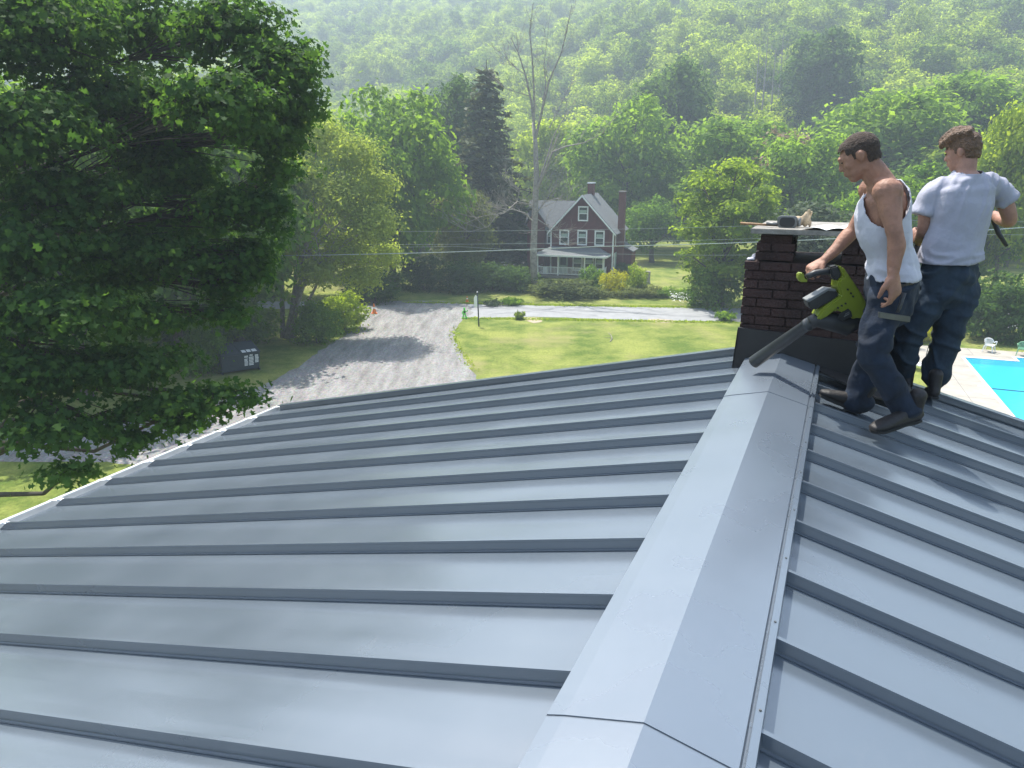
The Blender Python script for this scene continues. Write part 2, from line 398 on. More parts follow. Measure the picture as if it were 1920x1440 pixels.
# pool deck with a real basin
PA, PB = G(1808, 672), G(1880, 757)                 # left edge of the pool
e1 = (PB - PA).normalized(); e2 = Vector((-e1.y, e1.x, 0))
if e2.x < 0: e2 = -e2
def pl(a, b, z=0.0): q = PA + e1 * a + e2 * b; return Vector((q.x, q.y, z))
LP, WP = 13.0, 6.5
NA, NB = -1.0, 2.7                                   # stepped bay at the far end
outline = [(0, 0), (LP, 0), (LP, WP), (NA, WP), (NA, NB), (0, NB)]
deck_o = [(-2.6, -2.6), (LP + 2.5, -2.2), (LP + 2.5, WP + 4), (-2.8, WP + 4)]
def ring_sheet(name, outer, inner, z, m, th=0.0):
    bm = bmesh.new()
    def loop(ps):
        vs = [bm.verts.new(pl(a, b, z)) for a, b in ps]
        return [bm.edges.new((vs[i], vs[(i + 1) % len(vs)])) for i in range(len(vs))]
    es = loop(outer) + loop(inner)
    bmesh.ops.triangle_fill(bm, use_beauty=True, edges=es)
    bmesh.ops.recalc_face_normals(bm, faces=bm.faces)
    for f in bm.faces:
        if f.normal.z < 0: f.normal_flip()
    if th:
        r = bmesh.ops.extrude_face_region(bm, geom=bm.faces[:]); bmesh.ops.translate(bm, vec=(0, 0, -th), verts=[v for v in r['geom'] if isinstance(v, bmesh.types.BMVert)])
        bmesh.ops.recalc_face_normals(bm, faces=bm.faces)
    me = bpy.data.meshes.new(name); bm.to_mesh(me); bm.free(); me.materials.append(MATS[m])
    o = bpy.data.objects.new(name, me); COL.objects.link(o); return o
tag(ring_sheet('pool_deck', deck_o, outline, .05, 'concrete', .04), kind='structure')
big = [(-.14, -.14), (LP + .14, -.14), (LP + .14, WP + .14), (NA - .14, WP + .14), (NA - .14, NB - .14), (-.14, NB - .14)]
pool = empty('swimming_pool', (0, 0, 0), 0, 'turquoise in-ground swimming pool with white coping behind the roof', 'pool')
ring_sheet('coping', big, outline, .075, 'pool_coping', .03).parent = pool
m, n, out = new_mat('pool_liner')
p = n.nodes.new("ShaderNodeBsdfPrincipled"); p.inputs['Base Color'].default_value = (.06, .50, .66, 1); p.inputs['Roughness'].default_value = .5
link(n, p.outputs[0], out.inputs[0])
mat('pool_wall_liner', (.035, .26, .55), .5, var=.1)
m, n, out = new_mat('pool_water')
gl = n.nodes.new("ShaderNodeBsdfPrincipled"); gl.inputs['Base Color'].default_value = (.05, .50, .70, 1); gl.inputs['Roughness'].default_value = .06
gl.inputs['IOR'].default_value = 1.33
tc = n.nodes.new("ShaderNodeTexCoord"); nz = n.nodes.new("ShaderNodeTexNoise"); nz.inputs['Scale'].default_value = 2.6; nz.inputs['Detail'].default_value = 3
link(n, tc.outputs['Object'], nz.inputs['Vector'])
bb = n.nodes.new("ShaderNodeBump"); bb.inputs['Strength'].default_value = .35; bb.inputs['Distance'].default_value = .05
link(n, nz.outputs['Fac'], bb.inputs['Height']); link(n, bb.outputs[0], gl.inputs['Normal'])
tr = n.nodes.new("ShaderNodeBsdfTransparent"); tr.inputs[0].default_value = (.80, .97, 1, 1)
ms = n.nodes.new("ShaderNodeMixShader"); ms.inputs[0].default_value = .45
link(n, tr.outputs[0], ms.inputs[1]); link(n, gl.outputs[0], ms.inputs[2]); link(n, ms.outputs[0], out.inputs[0])
# basin lies in a raised terrace-free pit: the ground sheet is cut below it by sinking the liner only 3 cm under the water
mb = MB()
mb.add([pl(a, b, .018) for a, b in outline], [tuple(range(6))])
o = mb.build('liner', 'pool_liner', pool)
mb = MB()
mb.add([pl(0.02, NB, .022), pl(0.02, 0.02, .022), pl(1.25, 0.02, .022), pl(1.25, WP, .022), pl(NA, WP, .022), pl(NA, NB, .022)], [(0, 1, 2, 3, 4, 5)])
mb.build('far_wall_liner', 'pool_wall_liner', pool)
mb = MB()
for k in range(3):
    mb.box(0, .05, 0, 3.3, 0, .008, Matrix.Translation(pl(-.7 + k * .42, NB + .3, .024)) @ Matrix(((e1.x, e2.x, 0, 0), (e1.y, e2.y, 0, 0), (0, 0, 1, 0), (0, 0, 0, 1))))
mb.build('step_edge', 'white_plastic', pool)
mb = MB(); mb.add([pl(a, b, .045) for a, b in outline], [tuple(range(6))]); mb.build('water', 'pool_water', pool)
mb = MB()
for a_, b_, c_, d_ in [(-2.5, -1.3, LP + 2.3, -1.3), (2.2, -2.5, 2.2, -.16), (5.4, -2.4, 5.4, -.16), (8.6, -2.4, 8.6, -.16), (-.9, -2.5, -.9, WP + 3.8), (-2.6, .6, -.16 - .8, .6), (-2.7, 3.4, -1.16, 3.4)]:
    A, B = pl(a_, b_, .054), pl(c_, d_, .054); t_ = (B - A).normalized(); sd_ = Vector((-t_.y, t_.x, 0)) * .012; mb.add([A - sd_, B - sd_, B + sd_, A + sd_], [(0, 1, 2, 3)])
tag(mb.build('deck_joint_lines', 'tar'), kind='structure')
mb = MB(); mb.tube([pl(6.6, .05, .06), pl(6.7, WP * .5, .055), pl(6.6, WP, .06)], .02, 5); mb.build('rope', 'post_black', pool)

# ------------------------------------------------------------------ the metal-roofed house we stand on (local x = across the ridge, y = along it)
AZ = 0.4124
V0, ZR, CU, SP = -.298, CAMZ - 1.249, 1.232, .41
TL, TR = .231, .263
WL, WR, EAV = .240, .221, 4.83
PAN_DROP = .050
RAKE, BACK = 5.76, -5.6
home = empty('metal_roofed_house', (0, 0, 0), -AZ, 'house with a slate grey standing seam metal roof in the foreground', 'house')
def rz(x, drop=0.0):
    return ZR - (TL * (V0 - x) if x < V0 else TR * (x - V0)) - drop
M3 = lambda x, y, z: Vector((x, y, z))
def hw(x, y, z): return Matrix.Rotation(-AZ, 4, 'Z') @ Vector((x, y, z))        # house -> world
# walls
mb = MB()
xl, xr = V0 - EAV + .45, V0 + EAV - .45
ya, yb = BACK + .3, RAKE - .32
zt = lambda x: rz(x, .16)
pts = [(xl, 0), (xr, 0), (xr, zt(xr)), (V0, zt(V0)), (xl, zt(xl))]
mb.prism([(x, ya, z) for x, z in pts], (0, yb - ya, 0))
wall = mb.build('wall', 'siding', home)
for sx, xx in ((-1, xl), (1, xr)):
    for yy in (-3.5, -.6, 2.4):
        for zz in (1.2, 4.2):
            f = MB().box(xx - .03, xx + .03, yy, yy + .95, zz, zz + 1.5).build('window', 'white_paint', home)
            MB().box(xx - .036, xx + .036, yy + .08, yy + .87, zz + .08, zz + 1.42).build('pane', 'window_glass', f)
# roof deck under the panels
mb = MB()
for sx in (-1, 1):
    T = TL if sx < 0 else TR
    xe = V0 + sx * (EAV - .03)
    mb.prism([(V0, BACK + .04, rz(V0, .07)), (xe, BACK + .04, rz(xe, .07)), (xe, BACK + .04, rz(xe, .20)), (V0, BACK + .04, rz(V0, .20))], (0, RAKE - BACK - .08, 0))
roof = mb.build('roof', 'black_flashing', home)
def panel(side, u0, u1, last=False):
    """one pan with its standing seam along u0; mitred foot, folded rib, seam shadow lip"""
    sx = -1 if side == 'L' else 1
    wcap = WL if side == 'L' else WR
    xa, xb = V0 + sx * (wcap - .10), V0 + sx * EAV
    mb = MB()
    def q(x, y, h): return (x, y, rz(x, PAN_DROP) + h)
    # pan: very slightly dished between ribs, split lengthwise
    nx_, ny_ = 14, 4
    k = len(mb.v)
    rn = random.Random(int(u0 * 1000) + (7 if sx > 0 else 0)); ph = rn.uniform(0, 6); am = rn.uniform(.0003, .0011)
    for i in range(nx_ + 1):
        x = xa + (xb - xa) * i / nx_
        for j in range(ny_ + 1):
            t = j / ny_; y = u0 + (u1 - u0) * t
            h = (0 if j in (0, ny_) else am * math.sin(ph + i * 1.3 + j) )
            mb.v.append(q(x, y, h))
    for i in range(nx_):
        for j in range(ny_):
            a = k + i * (ny_ + 1) + j; mb.f.append((a, a + 1, a + ny_ + 2, a + ny_ + 1))
    # rib: folded leg, wider at the foot, mitred at the eave
    hh = PAN_DROP + .001
    prof = [(-.014, .0012), (-.014, .006), (-.0065, .008), (-.0065, hh - .012), (-.009, hh - .010), (-.009, hh), (.006, hh), (.006, .0012)]
    xm = xb - sx * .10
    k = len(mb.v); n_ = len(prof)
    for x, f in ((xa, 1), (xm, 1), (xb - sx * .012, .08)):
        for a, h in prof: mb.v.append(q(x, u0 + a, .0012 + (h - .0012) * f))
    for s_ in range(2):
        for i in range(n_):
            a = k + s_ * n_ + i; b = k + s_ * n_ + (i + 1) % n_; mb.f.append((a, b, b + n_, a + n_))
    mb.f.append(tuple(k + i for i in range(n_))); mb.f.append(tuple(k + 2 * n_ + i for i in range(n_)))
    # turned-down eave hem
    mb.add([q(xb, u0, 0), q(xb, u1, 0), q(xb, u1, -.03), q(xb, u0, -.03)], [(0, 1, 2, 3)])
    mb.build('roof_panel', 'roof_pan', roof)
CHY = 5.34                                # near face of the chimney
for k in range(-17, 11):
    u0 = CU + k * SP
    if u0 < BACK: continue
    panel('L', u0, min(u0 + SP, RAKE - .004))
for k in range(-18, 11):
    u0 = CU + .39 + k * SP
    if u0 < BACK or u0 > RAKE - .1: continue
    panel('R', u0, min(u0 + SP, RAKE - .004))
# rake trims on the far gable
for sx in (-1, 1):
    xe = V0 + sx * EAV
    mb = MB()
    xa = V0 + sx * .30
    zz = lambda x, h: rz(x, 0) + h
    mb.prism([(xa, RAKE - .012, zz(xa, .004)), (xe, RAKE - .012, zz(xe, .004)), (xe, RAKE - .012, zz(xe, -.24)), (xa, RAKE - .012, zz(xa, -.24))], (0, .03, 0))
    mb.prism([(xa, RAKE - .045, zz(xa, .0)), (xe, RAKE - .045, zz(xe, .0)), (xe, RAKE - .045, zz(xe, .008)), (xa, RAKE - .045, zz(xa, .008))], (0, .066, 0))
    mb.build('rake_trim', 'roof_pan', home)
# gutter with clips
gx = V0 - EAV
for sx, nm in ((-1, 'white half-open metal gutter'), (1, None)):
    gx = V0 + sx * EAV; gz = rz(gx) - .06
    prof = [(0, .0), (0, -.11), (sx * .075, -.11), (sx * .105, -.045), (sx * .108, .020), (sx * .070, .024), (sx * .070, .014), (sx * .099, .010), (sx * .096, -.045), (sx * .070, -.102), (sx * .008, -.102), (sx * .008, 0)]
    mb = MB(); mb.prism([(gx + a, BACK, gz + b) for a, b in prof], (0, RAKE - BACK + .07, 0))
    mb.prism([(gx + sx * .0, RAKE + .065, gz), (gx, RAKE + .065, gz - .11), (gx + sx * .075, RAKE + .065, gz - .11), (gx + sx * .115, RAKE + .065, gz + .01)], (0, .006, 0))
    gut = mb.build('gutter', 'gutter_metal', home)
    if sx < 0:
        for k in range(-14, 12):
            u = CU + k * SP + .03
            if u < BACK + .1: continue
            mb = MB(); mb.bar((gx + .02, u, gz + .045), (gx - .112, u, gz + .018), .022, .004)
            mb.box(gx + .0, gx + .055, u - .016, u + .016, gz + .044, gz + .056)
            mb.tube([(gx + .03, u, gz + .055), (gx + .03, u, gz + .064)], .007, 6)
            mb.build('gutter_clip', 'white_paint', gut)
        mb = MB(); mb.box(gx - .112, gx - .07, 2.62, 2.645, gz - .05, gz + .026); mb.build('gutter_joint', 'black_plastic', gut)
# ridge cap in lapped lengths, each raised over the one nearer to us
cuts = [BACK - .02, -1.57, 1.475, 4.36, CHY + .02]
for i, (a, b) in enumerate(zip(cuts, cuts[1:])):
    up = .004 + .0035 * i; ovl = .03 if i else 0
    mb = MB()
    th = .0025
    def cp(x, y, h): return (x, y, rz(x) + up + h)
    L_, R_ = V0 - WL, V0 + WR
    prof = [(L_ - .012, -.046), (L_, -.003), (L_ + .045, .0), (V0, .0), (R_ - .004, .0), (R_, -.010), (R_ + .005, -.011), (R_ + .009, .003), (R_ + .029, .001), (R_ + .031, -.047)]
    k = len(mb.v)
    ys = [a - ovl, a - ovl + .001, b]
    for y in ys:
        for (x, h) in prof: mb.v.append(cp(x, y, h))
        for (x, h) in prof: mb.v.append(cp(x, y, h - th))
    n_ = len(prof)
    for s_ in range(len(ys) - 1):
        o0, o1 = k + s_ * 2 * n_, k + (s_ + 1) * 2 * n_
        for j in range(n_ - 1):
            mb.f.append((o0 + j, o0 + j + 1, o1 + j + 1, o1 + j)); mb.f.append((o0 + n_ + j, o0 + n_ + j + 1, o1 + n_ + j + 1, o1 + n_ + j))
    for o0 in (k, k + (len(ys) - 1) * 2 * n_):
        for j in range(n_ - 1): mb.f.append((o0 + j, o0 + j + 1, o0 + n_ + j + 1, o0 + n_ + j))
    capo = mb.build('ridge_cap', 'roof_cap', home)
    for kk in range(-18, 12):
        u = CU + .39 + kk * SP + .05
        if a < u < b:
            mb = MB(); x = R_ + .019; mb.tube([(x, u, rz(x) + up + .002), (x, u, rz(x) + up + .0055)], [.0045, .003], 8); mb.build('screw', 'steel', capo)
# ---- chimney
ch = MB()
cx0, cx1 = -.595, .335
rnd = random.Random(4)
def bricks(mb, x0, x1, y0, y1, z0, z1, ragged=.012, skip=0.0):
    bh, bl, j = .062, .20, .010
    z = z0; r = 0
    mb.box(x0 + .02, x1 - .02, y0 + .02, y1 - .02, z0, z1 - .012)
    while z + bh <= z1 + .001:
        for face in range(4):
            if face < 2: a0, a1 = x0, x1
            else: a0, a1 = y0 + .001, y1 - .001
            a = a0 - (bl / 2 if r % 2 else 0)
            while a < a1 - .01:
                s_, e_ = max(a, a0), min(a + bl - j, a1)
                if e_ - s_ > .03 and rnd.random() >= skip:
                    o_ = rnd.uniform(-ragged, ragged * .4); d = .05
                    if face == 0: mb.box(s_, e_, y0 + o_ * -1, y0 + d, z, z + bh - j)
                    elif face == 1: mb.box(s_, e_, y1 - d, y1 + o_, z, z + bh - j)
                    elif face == 2: mb.box(x0 - o_ - .0015, x0 + d, s_ + .002, e_ - .002, z + .001, z + bh - j - .001)
                    else: mb.box(x1 - d, x1 + o_ + .0015, s_ + .002, e_ - .002, z + .001, z + bh - j - .001)
                a += bl
        z += bh; r += 1
cy0, cy1 = CHY, CHY + .80
zb = ZR + .635 - 18 * .062
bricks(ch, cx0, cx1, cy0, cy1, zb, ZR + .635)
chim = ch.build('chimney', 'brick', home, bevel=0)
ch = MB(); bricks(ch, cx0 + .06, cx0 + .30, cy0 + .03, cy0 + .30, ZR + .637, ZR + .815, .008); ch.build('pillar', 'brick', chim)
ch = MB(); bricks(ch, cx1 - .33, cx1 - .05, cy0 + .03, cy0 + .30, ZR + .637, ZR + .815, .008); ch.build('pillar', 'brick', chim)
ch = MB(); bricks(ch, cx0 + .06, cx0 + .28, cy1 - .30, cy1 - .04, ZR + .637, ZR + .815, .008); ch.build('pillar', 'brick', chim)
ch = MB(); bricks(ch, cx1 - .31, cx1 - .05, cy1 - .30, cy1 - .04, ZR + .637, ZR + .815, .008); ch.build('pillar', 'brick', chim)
SLZ = ZR + .849
ch = MB()
edge = []
for (x, y) in [(cx0 + .02, cy0 - .03), (cx1 - .01, cy0 - .02), (cx1 + .0, cy1 + .03), (cx0 + .04, cy1 + .02)]: edge.append((x, y))
pp = []
for i in range(4):
    a, b = Vector(edge[i]), Vector(edge[(i + 1) % 4])
    for j in range(8): q = a.lerp(b, j / 8); pp.append((q.x + rnd.uniform(-.007, .007), q.y + rnd.uniform(-.007, .007), ZR + .815))
ch.prism(pp, (0, 0, .034)); ch.build('slab', 'slab', chim, bevel=.004)
# flashing skirt, stepped counter flashing and the black apron on the right slope
ch = MB()
zf = lambda x: rz(x)
g_ = .028
ch.prism([(cx0 - g_, cy0 - g_, zf(cx0 - g_) - .05), (V0, cy0 - g_, ZR - .05), (cx1 + g_, cy0 - g_, zf(cx1 + g_) - .05), (cx1 + g_, cy0 - g_, ZR + .13), (cx0 - .01, cy0 - g_, ZR + .17)], (0, .024, 0))
ch.prism([(cx0 - g_, cy0 - g_, zf(cx0 - g_) - .05), (cx0 - g_, cy1, zf(cx0) - .05), (cx0 - .012, cy1, ZR + .15), (cx0 - .012, cy0 - g_, ZR + .15)], (.012, 0, 0))
ch.prism([(cx1 + g_, cy0 - g_, zf(cx1) - .08), (cx1 + g_, cy1, zf(cx1) - .08), (cx1 + .012, cy1, ZR + .12), (cx1 + .012, cy0 - g_, ZR + .12)], (-.012, 0, 0))
ch.build('flashing', 'black_flashing', chim)
ch = MB()
def rp_(x, y, h=.006): return (x, y, rz(x) + h)
ch.prism([rp_(V0 + WR + .03, cy0 - .02), rp_(V0 + WR + .03, cy0 - .16), rp_(.30, cy0 - .33), rp_(cx1 + .20, cy0 - .20), rp_(cx1 + .20, cy1 - .42), rp_(cx1 - .05, cy1 - .42)], (0, 0, .012))
ch.build('apron', 'black_flashing', chim)

# ------------------------------------------------------------------ things on the chimney slab
def on_house(name, loc, rz_, label, cat, group=None):
    p_ = hw(*loc); return empty(name, p_, -AZ + rz_, label, cat, group)
t = on_house('portable_radio', (cx0 + .235, cy0 + .12, SLZ), .06, 'rounded dark grey portable radio lying on the chimney slab', 'radio')
t.scale = (.76, .76, .86)
def rrect(w_, h_, r_, n_=6):
    o = []
    for cx_, cz_, a0 in ((w_ / 2 - r_, h_ - r_, 0), (-w_ / 2 + r_, h_ - r_, 90), (-w_ / 2 + r_, r_, 180), (w_ / 2 - r_, r_, 270)):
        for i in range(n_ + 1):
            a = R(a0 + 90 * i / n_); o.append((cx_ + r_ * math.cos(a), cz_ + r_ * math.sin(a)))
    return o
MB().prism([(x, 0, z + .001) for x, z in rrect(.15, .088, .035)], (0, .07, 0)).build('case', 'grey_plastic', t, bevel=.003)
MB().prism([(x, -.006, z + .009) for x, z in rrect(.128, .070, .028)], (0, .008, 0)).build('speaker_grille', 'black_plastic', t)
MB().prism([(x - .0, .012, z + .001) for x, z in rrect(.17, .09, .03)], (0, .04, 0)).build('bumper', 'grey_plastic', t)
mb = MB(); mb.tube([(.10, .03, .012), (.10, .03, .075)], .014, 8); mb.build('knob', 'grey_plastic', t, smooth=True)
class Flesh:
    """union of swept ellipses and ellipsoids, remeshed into ONE continuous skin"""
    def __init__(s): s.mb = MB()
    def ell(s, c, ax, ay, az, n=14):
        c = Vector(c); ax, ay, az = Vector(ax), Vector(ay), Vector(az); k = len(s.mb.v); m = n // 2
        for i in range(1, m):
            th = math.pi * i / m
            for j in range(n):
                ph = 2 * math.pi * j / n
                s.mb.v.append(tuple(c + ax * math.sin(th) * math.cos(ph) + ay * math.sin(th) * math.sin(ph) + az * math.cos(th)))
        for i in range(m - 2):
            for j in range(n):
                a = k + i * n + j; b = k + i * n + (j + 1) % n; s.mb.f.append((a, b, b + n, a + n))
        t_ = len(s.mb.v); s.mb.v.append(tuple(c + az)); s.mb.v.append(tuple(c - az))
        for j in range(n):
            s.mb.f.append((k + (j + 1) % n, k + j, t_)); a = k + (m - 2) * n; s.mb.f.append((a + j, a + (j + 1) % n, t_ + 1))
    def chain(s, pts, side=None, n=16, sub=5, ends=True):
        """pts: (point, a, b): a = half-width along side, b = half-width across it"""
        P = [Vector(p[0]) for p in pts]; A = [p[1] for p in pts]; B = [(p[2] if len(p) > 2 else p[1]) for p in pts]
        N = len(P); pos = []
        for i in range(N - 1):
            p0, p1, p2, p3 = P[max(i - 1, 0)], P[i], P[i + 1], P[min(i + 2, N - 1)]
            for j in range(sub):
                t_ = j / sub
                c = .5 * ((2 * p1) + (p2 - p0) * t_ + (2 * p0 - 5 * p1 + 4 * p2 - p3) * t_ * t_ + (3 * p1 - p0 - 3 * p2 + p3) * t_ ** 3)
                st = t_ * t_ * (3 - 2 * t_)
                pos.append((c, A[i] + (A[i + 1] - A[i]) * st, B[i] + (B[i + 1] - B[i]) * st))
        pos.append((P[-1], A[-1], B[-1]))
        k = len(s.mb.v); S = Vector(side) if side is not None else None
        for i, (c, a, b) in enumerate(pos):
            t_ = (pos[min(i + 1, len(pos) - 1)][0] - pos[max(i - 1, 0)][0]).normalized()
            if S is None: S = t_.orthogonal()
            sd_ = S - t_ * S.dot(t_)
            sd_ = sd_.normalized() if sd_.length > .05 else t_.orthogonal().normalized()
            if side is None: S = sd_
            q = t_.cross(sd_)
            for j in range(n):
                an = 2 * math.pi * j / n
                s.mb.v.append(tuple(c + sd_ * math.cos(an) * a + q * math.sin(an) * b))
        for i in range(len(pos) - 1):
            for j in range(n):
                s.mb.f.append((k + i * n + j, k + i * n + (j + 1) % n, k + (i + 1) * n + (j + 1) % n, k + (i + 1) * n + j))
        for base, c, sg in ((k, pos[0], -1), (k + (len(pos) - 1) * n, pos[-1], 1)):
            s.mb.f.append(tuple(base + j for j in range(n)))
        if ends:
            for (c, a, b), nb in ((pos[0], pos[1]), (pos[-1], pos[-2])):
                t_ = (c - nb[0]).normalized(); sd_ = S - t_ * S.dot(t_); sd_ = sd_.normalized() if sd_.length > .05 else t_.orthogonal().normalized()
                s.ell(c, sd_ * a, t_.cross(sd_) * b, t_ * min(a, b) * .9)
    def build(s, name, m, parent=None, voxel=.008, smooth=4, cut=None, disp=None, origin=None, solid=0):
        o = s.mb.build(name, m, None, smooth=True)
        md = o.modifiers.new('r', 'REMESH'); md.mode = 'VOXEL'; md.voxel_size = voxel; md.use_smooth_shade = True
        md = o.modifiers.new('s', 'SMOOTH'); md.factor = .5; md.iterations = smooth
        if disp:
            pass
        dg = bpy.context.evaluated_depsgraph_get(); dg.update()
        me = bpy.data.meshes.new_from_object(o.evaluated_get(dg)); me.name = name
        old = o.data; o.modifiers.clear(); o.data = me; bpy.data.meshes.remove(old)
        if not me.materials: me.materials.append(MATS[m])
        if disp:
            fn = disp if callable(disp) else (lambda p_: sum(st * noise.noise(p_ / sc_) for st, sc_, _ in disp))
            for v, nv in [(v, v.normal.copy()) for v in me.vertices]: v.co += nv * fn(v.co)
        if cut:
            bm = bmesh.new(); bm.from_mesh(me)
            bmesh.ops.delete(bm, geom=[f for f in bm.faces if cut(f.calc_center_median())], context='FACES')
            for _ in range(3):
                bv = [v for v in bm.verts if any(e.is_boundary for e in v.link_edges)]
                bmesh.ops.smooth_vert(bm, verts=bv, factor=.5, use_axis_x=True, use_axis_y=True, use_axis_z=True)
            bm.to_mesh(me); bm.free()
        if solid:
            md = o.modifiers.new('solid', 'SOLIDIFY'); md.thickness = solid; md.offset = 1
        me.polygons.foreach_set('use_smooth', [True] * len(me.polygons))
        if parent: o.parent = parent
        return o
t = on_house('work_glove', (cx0 + .345, cy0 + .22, SLZ), 0, 'crumpled tan work glove propped up behind the radio', 'glove'); t.scale = (.85,) * 3
fl = Flesh(); fl.ell((-.06, .0, .045), (.05, 0, 0), (0, .03, 0), (0, 0, .044)); fl.ell((0, 0, .06), (.03, 0, .0), (0, .028, 0), (0, 0, .058))
for i, (dx, h) in enumerate(((-.03, .085), (-.008, .115), (.012, .135), (.03, .12))):
    fl.chain([((dx * .6, .005 * i, .05), .014), ((dx, .006 * i, h * .8), .011), ((dx + .008, .0, h), .010)])
fl.ell((.035, .02, .03), (.012, 0, 0), (0, .02, 0), (0, 0, .032))
fl.build('glove_body', 'tan_cloth', t, voxel=.005, smooth=2)
t = on_house('wooden_stick', (cx0 + .1, cy0 + .12, SLZ + .012), 0, 'thin brown wooden stick poking out over the chimney slab edge', 'stick')
MB().tube([(-.17, 0, .010), (.10, .02, .0)], [.009, .007], 8).build('shaft', 'wood', t, smooth=True)
mb = MB(); mb.tube([(.0, .008, .012), (.11, .02, .006)], .012, 8); mb.build('ferrule', 'steel', t, smooth=True)
t = on_house('paper_sheet', (cx0 + .50, cy0 + .10, SLZ), -.1, 'open white paper sheets lying curled on the chimney slab', 'paper')
mb = MB(); k = 0; nxx, nyy = 16, 6
for i in range(nxx + 1):
    for j in range(nyy + 1):
        u_, v_ = i / nxx, j / nyy
        mb.v.append((-.15 + .30 * u_ + .05 * v_, -.13 + .26 * v_, .004 + .016 * abs(math.sin(u_ * math.pi * 2)) + .01 * u_ * v_))
for i in range(nxx):
    for j in range(nyy): a = i * (nyy + 1) + j; mb.f.append((a, a + 1, a + nyy + 2, a + nyy + 1))
o = mb.build('sheet', 'paper', t, smooth=True); md = o.modifiers.new('s', 'SOLIDIFY'); md.thickness = .002
t = on_house('rag', (cx0 + .035, cy0 + .06, ZR + .6245), 0, 'small pale rag bunched on the brick ledge beside the pillar', 'rag')
fl = Flesh(); fl.ell((0, 0, .012), (.034, 0, 0), (0, .03, 0), (0, 0, .013)); fl.ell((.012, .0, .03), (.014, 0, .004), (0, .016, 0), (-.003, 0, .020)); fl.ell((.022, .01, .045), (.010, 0, .008), (0, .008, 0), (0, 0, .008))
fl.build('cloth', 'shirt_white', t, voxel=.005, smooth=2, disp=[(.008, .02, 'CLOUDS')])

# ------------------------------------------------------------------ foliage
def leaf_mesh(name, m, C, N, size, rs, shape='diamond', elong=1.5):
    """C: leaf centres (n,3); N: rough normals; size: scalar or (n,)"""
    n = len(C); N = N + rs.normal(0, .55, (n, 3)); N /= np.linalg.norm(N, axis=1)[:, None] + 1e-9
    T = rs.normal(0, 1, (n, 3)); T -= N * (T * N).sum(1)[:, None]; T /= np.linalg.norm(T, axis=1)[:, None] + 1e-9
    B = np.cross(N, T); S = (size * rs.uniform(.45, 1.45, n))[:, None]
    if shape == 'maple': prof = [(-.5, 0), (-.25, .42), (.02, .20), (.22, .55), (.30, .16), (.62, 0), (.30, -.16), (.22, -.55), (.02, -.20), (-.25, -.42)]
    elif shape == 'needle': prof = [(-.5, -.09), (.5, -.05), (.5, .05), (-.5, .09)]
    else: prof = [(-.5, 0), (0.02, .36), (.5, 0), (-.05, -.36)]
    k = len(prof); el = elong if shape != 'maple' else 1.0
    V = np.empty((n, k, 3))
    for j, (a, b) in enumerate(prof): V[:, j] = C + T * a * S * el + B * b * S + N * (.12 * S * (abs(b) > .3))
    me = bpy.data.meshes.new(name)
    me.vertices.add(n * k); me.vertices.foreach_set('co', V.reshape(-1))
    me.loops.add(n * k); me.loops.foreach_set('vertex_index', np.arange(n * k, dtype=np.int32))
    me.polygons.add(n); me.polygons.foreach_set('loop_start', np.arange(0, n * k, k, dtype=np.int32)); me.polygons.foreach_set('loop_total', np.full(n, k, dtype=np.int32))
    me.update(calc_edges=True); me.materials.append(MATS[m]); return me
def lobe_leaves(rs, lobes, n, cl=.42, per=22, flat=.6, inner=.55, up=.5):
    """lobes: (centre, rx, ry, rz). leaf clusters scattered through each lobe's outer volume"""
    vol = np.array([l[1] * l[2] + l[1] * l[3] + l[2] * l[3] for l in lobes]); vol /= vol.sum()
    nc = max(4, n // per); pick = rs.choice(len(lobes), nc, p=vol)
    c = np.array([l[0] for l in lobes], float)[pick]; r = np.array([l[1:4] for l in lobes], float)[pick]
    d = rs.normal(0, 1, (nc, 3)); d[:, 2] = np.where(rs.rand(nc) < .3, np.abs(d[:, 2]), d[:, 2]); d /= np.linalg.norm(d, axis=1)[:, None]
    rad = rs.uniform(inner, 1.0, nc) ** .6 * rs.uniform(.86, 1.12, nc)
    cc = c + d * r * rad[:, None]
    k = rs.choice(nc, n); off = rs.normal(0, 1, (n, 3)) * cl * np.array([1, 1, flat]) * rs.uniform(.5, 1.3, nc)[k][:, None]
    P = cc[k] + off; N = d[k] * .6 + np.array([0, 0, up]) + off / max(cl, 1e-3) * .25
    return P, N, cc
def crown_obj(name, me, parent=None):
    o = bpy.data.objects.new(name, me); COL.objects.link(o); o.parent = parent; return o
